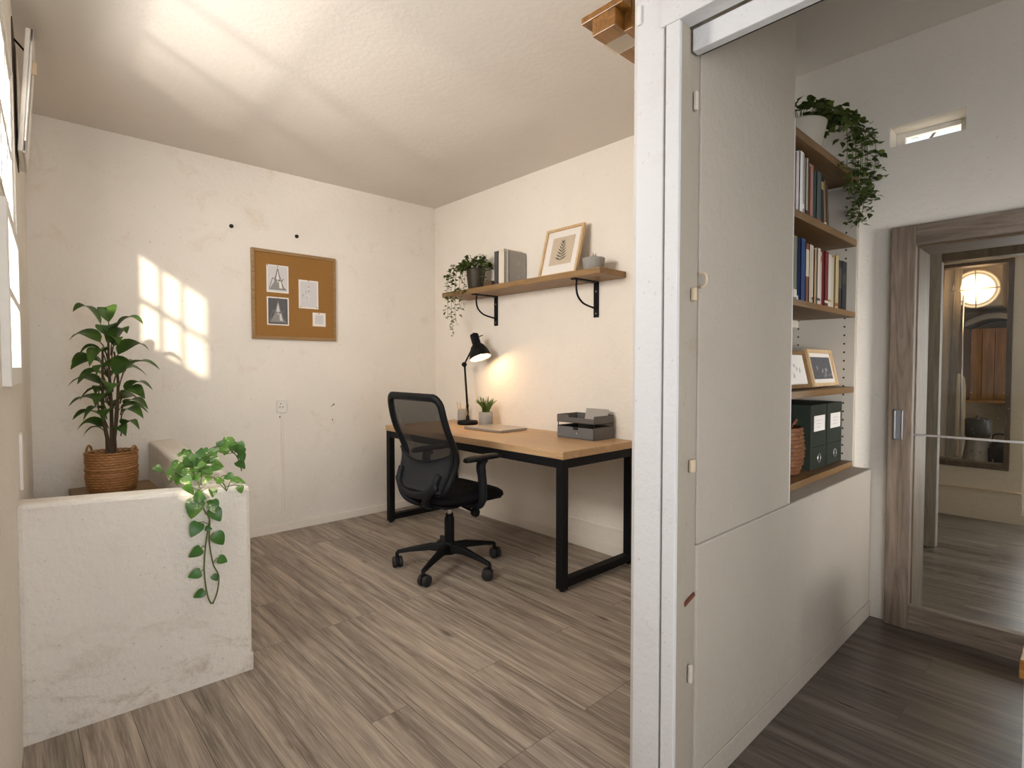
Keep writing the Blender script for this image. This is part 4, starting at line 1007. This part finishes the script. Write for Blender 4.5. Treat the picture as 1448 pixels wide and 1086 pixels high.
# ------------------------------------------------------------------ built-in bookcase in the hall
BX0, BX1, BY0, BY1 = 2.03, 3.068, .825, 1.135
bc = thing('bookcase', 'built-in oak bookcase with white sides behind the grey panel', 'bookcase', (2.55, .98, .726))
m_, nt2, b2_ = new_mat('white_side_peg_holes')
tc = nt2.nodes.new('ShaderNodeTexCoord'); sx = nt2.nodes.new('ShaderNodeSeparateXYZ'); lk(nt2, tc.outputs['Object'], sx.inputs[0])
def mth(op, a, b=None):
    n = nt2.nodes.new('ShaderNodeMath'); n.operation = op
    for i, v in enumerate((a, b)):
        if v is None: continue
        if hasattr(v, 'is_linked'): lk(nt2, v, n.inputs[i])
        else: n.inputs[i].default_value = v
    return n.outputs[0]
zz = mth('MULTIPLY', mth('SUBTRACT', mth('FRACT', mth('MULTIPLY', sx.outputs['Z'], 1/.042)), .5), .042)
holes = None
for yy in (.045-.155, .20-.155+.06):
    dy = mth('SUBTRACT', sx.outputs['Y'], yy); r_ = mth('SQRT', mth('ADD', mth('POWER', zz, 2), mth('POWER', dy, 2)))
    k = mth('LESS_THAN', r_, .0048); holes = k if holes is None else mth('MAXIMUM', holes, k)
lk(nt2, mixc(nt2, holes, (.47, .425, .36), (.03, .025, .02)), b2_.inputs['Base Color']); b2_.inputs['Roughness'].default_value = .6
MB().box(BX1-.018, BX1, BY0, BY1, .727, 2.10).build('side_panel', m_, bc, .001)
MB().box(BX0, BX0+.018, BY0, BY1, .727, 2.10).build('side_panel', m_, bc, .001)
MB().box(BX0+.018, BX1-.018, BY1-.012, BY1, .727, 2.10).build('back_panel', plain('dark_back_board', (.16, .135, .10), .8), bc)
MB().box(BX1-.0, XM-.001, BY0-.004, BY0+.016, .727, 2.10).build('cover_strip', DIRTYW, bc, .001)
shz = []
for z1, t, xb in ((2.150, .034, BX1-.14), (1.838, .032, BX1-.019), (1.488, .026, BX1-.019), (1.122, .028, BX1-.019), (.756, .028, BX1-.019)):
    MB().box(BX0+.019 if z1 < 2.12 else BX0, xb if z1 < 2.12 else BX1-.0, BY0-.002, BY1-.013, z1-t, z1).build('shelf', CASEW, bc, .002); shz.append(z1)
MB().box(BX0+.019, BX1-.019, BY1-.05, BY1-.013, 1.425, 1.461).build('shelf_cleat', DIRTYW, bc)

# books, row 1 (z 1.838) and row 2 (z 1.488): real widths, own colours and labels
def row(group, shelfname, z0, specs, yf):
    for (x0, x1, h, cname, col, words, lean, band) in specs:
        book(words, group, cov(cname, col), x0, x1, yf+R.uniform(-.004, .010), yf+.19+R.uniform(0, .03), z0, h, 'x', lean=lean, band=band)
wt = cov('ivory', (.62, .55, .43)); gold = cov('gold', (.42, .30, .10)); pale = cov('pale', (.70, .66, .58)); redb = cov('bandred', (.30, .04, .03)); bl_ = cov('bandblack', (.03, .03, .03))
row('books on the upper bookcase shelf', 'upper', 1.838, [
    (2.275, 2.318, .250, 'maroon', (.13, .025, .020), 'maroon book partly hidden behind the grey panel, upper bookcase shelf', 0, (.7, .8, gold)),
    (2.322, 2.366, .252, 'wine', (.20, .04, .025), 'wine red book next to the panel edge, upper bookcase shelf', 0, (.2, .85, cov('orange', (.30, .09, .03)))),
    (2.370, 2.406, .258, 'tan', (.40, .28, .13), 'tan book left of the tall cream one, upper bookcase shelf', 0, None),
    (2.409, 2.446, .266, 'ivory', (.62, .55, .43), 'tallest cream book on the upper bookcase shelf', 0, (.15, .22, cov('tan', (1, 1, 1)))),
    (2.449, 2.474, .250, 'stone', (.50, .46, .38), 'thin stone grey book right of the tallest cream book', 0, (.08, .14, bl_)),
    (2.477, 2.504, .225, 'oxblood', (.10, .02, .018), 'narrow dark red book in the middle of the upper bookcase shelf', 0, None),
    (2.507, 2.562, .245, 'rose', (.42, .22, .17), 'dusty pink book in the middle of the upper bookcase shelf', 0, (.05, .12, cov('plum', (.16, .04, .05)))),
    (2.566, 2.620, .225, 'teal', (.07, .10, .10), 'dark teal book right of the pink one, upper bookcase shelf', 0, (.04, .10, redb)),
    (2.625, 2.668, .218, 'black', (.022, .022, .024), 'black book under the ivy, upper bookcase shelf', 0, (.75, .9, gold)),
    (2.690, 2.728, .212, 'brown', (.20, .13, .08), 'brown book tilted left at the right end of the upper shelf', -.12, (.05, .13, pale)),
    (2.735, 2.760, .200, 'darkbrown', (.11, .07, .045), 'thin dark brown book leaning last in the upper shelf row', -.13, None)], .850)
row('books on the middle bookcase shelf', 'middle', 1.488, [
    (2.285, 2.330, .255, 'olive', (.14, .14, .09), 'olive book partly hidden behind the grey panel, middle bookcase shelf', 0, None),
    (2.333, 2.370, .262, 'sage', (.17, .18, .13), 'grey green book at the panel edge, middle bookcase shelf', 0, (.06, .18, pale)),
    (2.373, 2.398, .255, 'navy', (.018, .024, .045), 'narrow near-black navy book left of the bright blue one', 0, (.04, .10, pale)),
    (2.401, 2.450, .262, 'blue', (.022, .055, .17), 'bright blue book on the middle bookcase shelf', 0, None),
    (2.453, 2.488, .248, 'russet', (.19, .075, .045), 'russet book right of the blue one, middle bookcase shelf', 0, (.45, .9, wt)),
    (2.491, 2.524, .250, 'linen', (.58, .50, .38), 'linen coloured book right of the russet one, middle bookcase shelf', 0, None),
    (2.527, 2.566, .254, 'white', (.68, .63, .55), 'tall white book with a black mark at its foot, middle bookcase shelf', 0, (.09, .13, bl_)),
    (2.569, 2.592, .240, 'apricot', (.50, .30, .15), 'thin apricot book between two white ones, middle bookcase shelf', 0, None),
    (2.595, 2.632, .250, 'bone', (.66, .60, .50), 'bone white book right of the apricot one, middle bookcase shelf', 0, (.09, .13, bl_)),
    (2.635, 2.682, .245, 'blush', (.62, .52, .45), 'blush white book left of the crimson one, middle bookcase shelf', 0, (.82, .92, cov('rose', (1, 1, 1)))),
    (2.685, 2.732, .250, 'crimson', (.17, .018, .020), 'crimson book in the right half of the middle bookcase shelf', 0, (.08, .12, pale)),
    (2.736, 2.782, .243, 'chalk', (.64, .60, .52), 'chalk white book right of the crimson one', 0, (.12, .16, gold)),
    (2.785, 2.818, .236, 'sandpale', (.56, .50, .40), 'pale sand book second left of the black books', 0, None),
    (2.821, 2.868, .250, 'straw', (.52, .40, .20), 'straw yellow book touching the first black book', 0, (.06, .12, cov('orange', (.3, .09, .03)))),
    (2.884, 2.955, .240, 'jet', (.012, .012, .014), 'thick black book with pale spine lettering, middle bookcase shelf', 0, (.45, .85, cov('dimlabel', (.07, .066, .06)))),
    (2.962, 3.028, .243, 'ink', (.016, .017, .022), 'black book last at the right end of the middle bookcase shelf', 0, (.55, .75, cov('dimlabel2', (.05, .047, .04))))], .850)
# framed pictures on the third shelf
def small_frame(label, base, w, h, wm, picm, lean=.22, dark=False):
    o = thing('picture_frame', label, 'picture frame', base, group='small picture frames in the bookcase')
    M = Matrix.Translation((base[0], base[1], base[2]+.004)) @ Matrix.Rotation(-lean, 4, 'X')
    fr_parts(o, M, w, h, .016, .016, wm, PAPER)
    q = MB(); mg = .036
    q.box(-w/2+mg, w/2-mg, -.0075, -.0058, mg, h-mg, 0, M)
    rr = random.Random(int(base[0]*100))
    for i in range(9):
        cx_, cz_, s = rr.uniform(-w/2+mg+.012, w/2-mg-.012), rr.uniform(mg+.012, h-mg-.02), rr.uniform(.006, .012)
        q.add([(cx_-s, -.0078-.0001*i, cz_-s), (cx_+s, -.0078-.0001*i, cz_-s*.6), (cx_+s*.4, -.0078-.0001*i, cz_+s*1.2), (cx_-s*.8, -.0078-.0001*i, cz_+s*.7)], [(0, 1, 2, 3)], 1, False, M)
    q.build('picture', picm, o); return o
small_frame('brown wooden picture frame with a pale sketch, half behind the grey panel', (2.49, .885, 1.1225), .27, .165, CASEW, [PAPER, GRYP])
small_frame('pale wooden picture frame with a dark photograph on the bookcase shelf', (2.868, .900, 1.1225), .335, .178, PALEW, [DARKP, MIDP])
# magazine files
for i, (x0, x1, lab) in enumerate([(2.612, 2.806, 'left dark green box file with a white label, next to the wicker basket'), (2.826, 3.028, 'right dark green box file with a white label, against the white side panel')]):
    f = thing('box_file', lab, 'box file', ((x0+x1)/2, .95, .7565), group='dark green box files in the bookcase')
    MB().box(x0, x1, .868, 1.11, .7565, 1.050).build('body', GREENF, f, .003)
    MB().box(x0+.002, x1-.002, .8655, .868, .858, .8605).build('seam', DARK, f)
    xm = (x0+x1)/2
    cdm = MB().box(xm-.068, xm+.068, .8650, .8675, .930, 1.000, 0)
    for k in range(3): cdm.box(xm-.045, xm+.03-.012*k, .8646, .8651, .978-.015*k, .980-.015*k, 1)
    cdm.build('label_card', [PAPER, GRYP], f)
    MB().tube([V((xm, .866, .806))+V((math.cos(a)*.019, 0, math.sin(a)*.019)) for a in [2*PI*j/20 for j in range(20)]], .003, 6, closed=True).build('finger_ring', CHROME, f)
    MB().lathe([(0, .0008), (.018, .0006), (.018, 0)], 18, M=Matrix.Translation((xm, .868, .806)) @ Matrix.Rotation(PI/2, 4, 'X')).build('finger_hole', DARK, f)
wkb = thing('woven_basket', 'tall red-brown woven basket on the bottom shelf beside the box files', 'basket', (2.47, .98, .7565))
wv = weave(MB(), [(.105, .002), (.122, .05), (.127, .11), (.122, .16), (.118, .205)], 12, 16, .007, (2.47, .98, .7565), 96)
wv.lathe([(.114, .204), (.108, .05), (0, .04)], 32, (2.47, .98, .7565)).lathe([(0, .002), (.106, .002)], 32, (2.47, .98, .7565))
wv.build('basket_body', WICKX, wkb)
MB().tube(smoothpath([(2.575, .945, .945), (2.59, .93, .965), (2.583, .92, .985), (2.565, .925, .975), (2.55, .93, .95)], 5), .004, 6).build('handle', WICKX, wkb)
# trailing plant on the bookcase
pc2 = (2.60, .935, 2.150); drops = []
for x, y, zb_, n_ in [(2.86, .79, 1.90, 44), (2.92, .785, 1.87, 48), (2.98, .785, 1.93, 40), (3.03, .79, 2.02, 36), (2.80, .785, 2.02, 34), (2.95, .77, 2.00, 40), (3.04, .76, 2.12, 30), (2.88, .775, 2.05, 36), (2.76, .795, 2.10, 26), (3.0, .80, 1.98, 30)]:
    drops.append(([(2.62, .93, 2.285), (2.72+(x-2.72)*.3, .87, 2.36), (x-.02, y, 2.31), (x, y-.005, (2.15+zb_)/2), (x+R.uniform(-.02, .02), y, zb_)], n_, .030))
drops = [(p_, int(n_*1.9), .042) for p_, n_, _ in drops]
hang_ivy('hanging_ivy', 'bushy green ivy in a cream pot trailing from the bookcase top', pc2, .105, .135, CREAMP,
         [(0, 0), (.075, 0), (.080, .004), (.108, .128), (.110, .136), (.104, .138), (.098, .128), (0, .125)], (220, .16, .10), drops, [IVY, IVY, IVYL], .017, 0, 0)

# ------------------------------------------------------------------ stool at the right edge
sl = thing('low_stool', 'white low stool with orange wooden top at the right edge', 'stool', (2.15, -.06, 0))
MB().box(2.0, 2.32, -.24, .134, .373, .427).build('stool_top', AMBER, sl, .003)
MB().box(2.012, 2.04, -.225, .124, 0, .373).build('side_panel', WHITE, sl, .002)
MB().box(2.28, 2.308, -.225, .124, 0, .373).build('side_panel', WHITE, sl, .002)
MB().box(2.04, 2.28, -.225, -.20, .05, .373).build('rear_panel', WHITE, sl, .002)

# ------------------------------------------------------------------ things seen through the glazed door
LC = V((6.0, .735, 1.875))
bh = thing('bulkhead_lamp', 'round caged bulkhead lamp glowing behind the glazed door', 'lamp', tuple(LC))
tw = V((-.993, -.12, -.10)).normalized()
Mb = Matrix.Translation(LC) @ V((0, 0, 1)).rotation_difference(tw).to_matrix().to_4x4() @ Matrix.Scale(1.2, 4)
MB().lathe([(0, -.10), (.10, -.10), (.11, -.03), (.125, -.02), (.125, .0), (.10, .01), (0, .01)], 28, M=Mb).build('housing', WHITEP, bh)
MB().lathe([(.104, .008), (.098, .040), (.075, .068), (.04, .082), (0, .086)], 28, M=Mb).build('glass_dome', CAGEL, bh)
cg = MB(); cg.tube([Mb @ V((math.cos(a)*.126, math.sin(a)*.126, .004)) for a in [2*PI*i/30 for i in range(30)]], .010, 8, closed=True)
co_ = cg.build('guard_ring', WHITEP, bh)
for k in range(2):
    a = k*PI/2+.15; MB().tube([Mb @ V((math.cos(a)*.13*math.cos(t), math.sin(a)*.13*math.cos(t), .105*math.sin(t))) for t in [PI*i/14 for i in range(15)]], .005, 6).build('guard_bar', WHITEP, co_)
tag(MB().box(6.13, 6.75, .58, .90, 1.74, 2.155).build('lamp_board', DIRTYW, None, .004, origin=(6.5, .76, 1.74)), 'white wall box carrying the bulkhead lamp', 'box')
wc = thing('wooden_cupboard', 'brown boarded cupboard under the bulkhead lamp behind the glass', 'cupboard', (6.45, .66, .42))
MB().box(6.33, 6.70, .44, .80, .93, 1.56).build('carcass', BROWNB, wc, .004)
for y in (.545, .635, .72): MB().box(6.326, 6.331, y-.002, y+.002, .95, 1.54).build('groove', DARK, wc)
MB().box(6.33, 6.70, .44, .47, .42, .93).build('leg_panel', DARKW, wc); MB().box(6.28, 6.72, .44, .86, .905, .93).build('worktop', BROWNB, wc, .003)
hd = MB(); hv = []; hf = []
for i in range(11):
    t = i/10; y = .44+.40*t; z = 1.62+.07*math.sin(PI*t)
    hv += [(6.25, y, z-.05), (6.25, y, z), (6.68, y, z+.03), (6.68, y, z-.05)]
for i in range(10):
    for j in range(4): hf.append((i*4+j, i*4+(j+1) % 4, (i+1)*4+(j+1) % 4, (i+1)*4+j))
hf += [(3, 2, 1, 0), (40, 41, 42, 43)]
hd.add(hv, hf); tag(hd.build('cooker_hood', GREYM, None, .004, origin=(6.45, .64, 1.57)), 'curved grey hood over the brown cupboard behind the glass', 'hood')
kt = thing('cooking_pot', 'dark cooking pot standing on the grey pot behind the glass', 'pot', (6.02, .70, .62))
MB().lathe([(0, 0), (.075, 0), (.085, .01), (.088, .15), (.082, .155), (.08, .15), (.078, .02), (0, .015)], 24, (6.02, .70, .625)).build('body', plain('dark_enamel', (.045, .045, .042), .5, .3), kt)
MB().lathe([(0, .185), (.012, .185), (.012, .168), (.07, .160), (.088, .152), (0, .152)], 24, (6.02, .70, .625)).build('lid', plain('dark_enamel_lid', (.055, .055, .05), .45, .3), kt)
kb = thing('metal_pot', 'light grey metal pot below the dark pot behind the glass', 'pot', (6.02, .70, .42))
MB().lathe([(0, 0), (.095, 0), (.10, .008), (.085, .12), (.075, .19), (.08, .203), (0, .203)], 24, (6.02, .70, .421)).build('body', GREYM, kb)
for s in (-1, 1): MB().tube([V((5.935, .70+.024*s-.004, .51))+V((0, .008*math.cos(a), .006*math.sin(a))) for a in [2*PI*i/10 for i in range(10)]], .002, 5, closed=True).build('handle', DARK, kb)
kk = thing('black_kettle', 'black kettle on the sill right of the pots behind the glass', 'kettle', (6.0, .555, .42))
MB().lathe([(0, 0), (.07, 0), (.08, .02), (.078, .12), (.05, .19), (0, .20)], 20, (6.0, .555, .421)).build('body', BLACK, kk)
MB().tube(smoothpath([(6.0, .50, .60), (6.0, .52, .66), (6.0, .59, .66), (6.0, .61, .60)], 5), .007, 8).build('handle', BLACK, kk)
for y, x, col, lab, w, ln in [(.955, 5.86, DIRTYW, 'pale board standing leftmost behind the glass', .035, 0), (.925, 5.98, DIRTYW, 'wide pale board second from left behind the glass', .075, .02), (.86, 5.93, GREYW, 'grey brown board leaning third from left behind the glass', .05, .02)]:
    m = MB(); m.box(x-.012, x+.012, y-w/2, y+w/2, .421, 2.12, 0, Matrix.Translation((0, 0, .42)) @ Matrix.Rotation(ln, 4, 'X') @ Matrix.Translation((0, 0, -.42)))
    m.v = [(p[0], p[1]+(ln*.6), p[2]) for p in m.v]
    tag(m.build('leaning_board', col, None, .003, origin=(x, y, .42)), lab, 'board', 'boards standing behind the glass')
tag(MB().tube([(5.92, .802, .421), (5.92, .802, 1.85)], .007, 10).build('metal_pipe', CHROME, None, origin=(5.92, .802, .42)), 'thin upright metal pipe left of the pots behind the glass', 'pipe')
gb = thing('gas_cylinder', 'white rounded cylinder behind the pipe and boards', 'cylinder', (6.22, .875, .42))
MB().lathe([(0, 0), (.05, 0), (.055, .02), (.055, .62), (.045, .70), (.02, .74), (0, .74)], 20, (6.22, .865, .421)).build('body', DIRTYW, gb)

# foliage outside the slot window
tr_ = thing('garden_tree', 'bright green tree beyond the slot window, lit by the sun', 'tree', (9.1, 2.15, 0))

# ------------------------------------------------------------------ camera
cam = bpy.data.cameras.new('camera'); cam.sensor_width = 36; cam.lens = 770.9/1448*36; cam.clip_start = .02
co = bpy.data.objects.new('camera', cam); C.objects.link(co); co.location = (0, 0, 1.22)
yaw, pit = math.radians(47.23), math.radians(-1.79)
f_ = V((math.cos(yaw)*math.cos(pit), math.sin(yaw)*math.cos(pit), math.sin(pit)))
co.rotation_euler = f_.to_track_quat('-Z', 'Y').to_euler()
bpy.context.scene.camera = co

# ------------------------------------------------------------------ light
def area(name, loc, target, sx_, sy_, power, col, spread=180):
    l = bpy.data.lights.new(name, 'AREA'); l.shape = 'RECTANGLE'; l.size = sx_; l.size_y = sy_; l.energy = power; l.color = col; l.spread = math.radians(spread)
    o = bpy.data.objects.new(name, l); C.objects.link(o); o.location = loc
    o.rotation_euler = (V(target)-V(loc)).to_track_quat('-Z', 'Y').to_euler(); return o
sd = V((.444, 1, -.266)).normalized()
s = bpy.data.lights.new('sun', 'SUN'); s.energy = 3.9; s.angle = math.radians(1.4); s.color = (1, .86, .66)
so_ = bpy.data.objects.new('sun', s); C.objects.link(so_); so_.rotation_euler = sd.to_track_quat('-Z', 'Y').to_euler(); so_.location = (-2, -4, 4)
area('daylight_side_window', (-.36, -1.0, 1.12), (1.6, -.1, 1.12), 1.25, .7, 22, (.93, .96, 1.0))
area('daylight_vent_window', (-.30, 2.25, 2.02), (1.4, 2.6, 1.6), 1.0, .55, 49, (1, .94, .87))
area('yard_streak_lamp', (-1.25, 1.55, 1.25), (0, 2.25, 2.0), .10, .08, 2.3, (1, .91, .79), 62)  # small lamp added in the yard to streak the ceiling
area('added_fill_rear', (.25, -2.05, 1.5), (.45, 2.3, .9), .9, 1.2, 12, (.95, .965, 1.0), 95)  # fill lamp added inside the solid rear wall, aimed at the low wall
area('added_fill_hall', (1.72, -2.05, 1.0), (3.08, .42, 1.0), 1.0, 1.0, 8, (1, .98, .96), 44)  # lamp added to brighten the hall end wall; no window here
area('daylight_slot', (3.75, .565, 2.95), (3.16, .565, 2.30), .4, .25, 14, (1, .98, .94))
area('daylight_far_window', (XF+.25, -.17, .98), (4.2, .1, .3), 1.1, 1.8, 36, (.84, .92, 1.0))
pl_ = bpy.data.lights.new('lamp_bulb_light', 'POINT'); pl_.energy = 2.0; pl_.color = (1, .66, .34); pl_.shadow_soft_size = .028
po_ = bpy.data.objects.new('lamp_bulb_light', pl_); C.objects.link(po_); po_.location = BC+ax*.035
p2 = bpy.data.lights.new('bulkhead_light', 'POINT'); p2.energy = 2.2; p2.color = (1, .66, .34); p2.shadow_soft_size = .09
p2o = bpy.data.objects.new('bulkhead_light', p2); C.objects.link(p2o); p2o.location = LC+tw*.2

w = bpy.data.worlds.new('world'); bpy.context.scene.world = w; w.use_nodes = True
bg = w.node_tree.nodes['Background']; bg.inputs['Color'].default_value = (.80, .88, 1.0, 1); bg.inputs['Strength'].default_value = .9

# tree crown
gs = MB()
for cx_, cy_, cz_, r_, n_ in ((9.1, 2.12, 4.25, .26, 260), (9.1, 1.33, 4.72, .16, 110), (9.2, 2.6, 4.4, .4, 160)):
    for i in range(n_):
        p = V((cx_, cy_, cz_))+V((R.gauss(0, r_*.6), R.gauss(0, r_*.6), R.gauss(0, r_*.6)))
        a = R.uniform(0, 2*PI); d = V((math.cos(a), math.sin(a), R.uniform(-.5, .5)))*.12
        gs.leaf(p, p+d*.5+V((0, 0, .02)), p+d, .04, ivyprof, 0, (R.uniform(-1, 1), R.uniform(-1, 1), .5), .1, 4)
gs.build('foliage', OUTG, tr_)
MB().tube([(9.1, 2.2, 0), (9.12, 2.3, 2.4), (9.1, 2.15, 4.1)], [.07, .05, .02], 8).tube([(9.12, 2.28, 2.8), (9.1, 1.8, 4.0), (9.1, 1.36, 4.65)], [.03, .02, .01], 6).build('trunk', BARK, tr_)

sc = bpy.context.scene
sc.view_settings.view_transform = 'Standard'; sc.view_settings.look = 'None'; sc.view_settings.gamma = 1; sc.view_settings.use_curve_mapping = False
sc.view_settings.exposure = 0.55
sc.cycles.max_bounces = 10; sc.cycles.diffuse_bounces = 6; sc.cycles.transparent_max_bounces = 12; sc.cycles.caustics_reflective = False; sc.cycles.caustics_refractive = False
sc.cycles.use_denoising = True
sc.cycles.sample_clamp_indirect = 4
for o in bpy.data.objects:
    if '_o' in o: del o['_o']
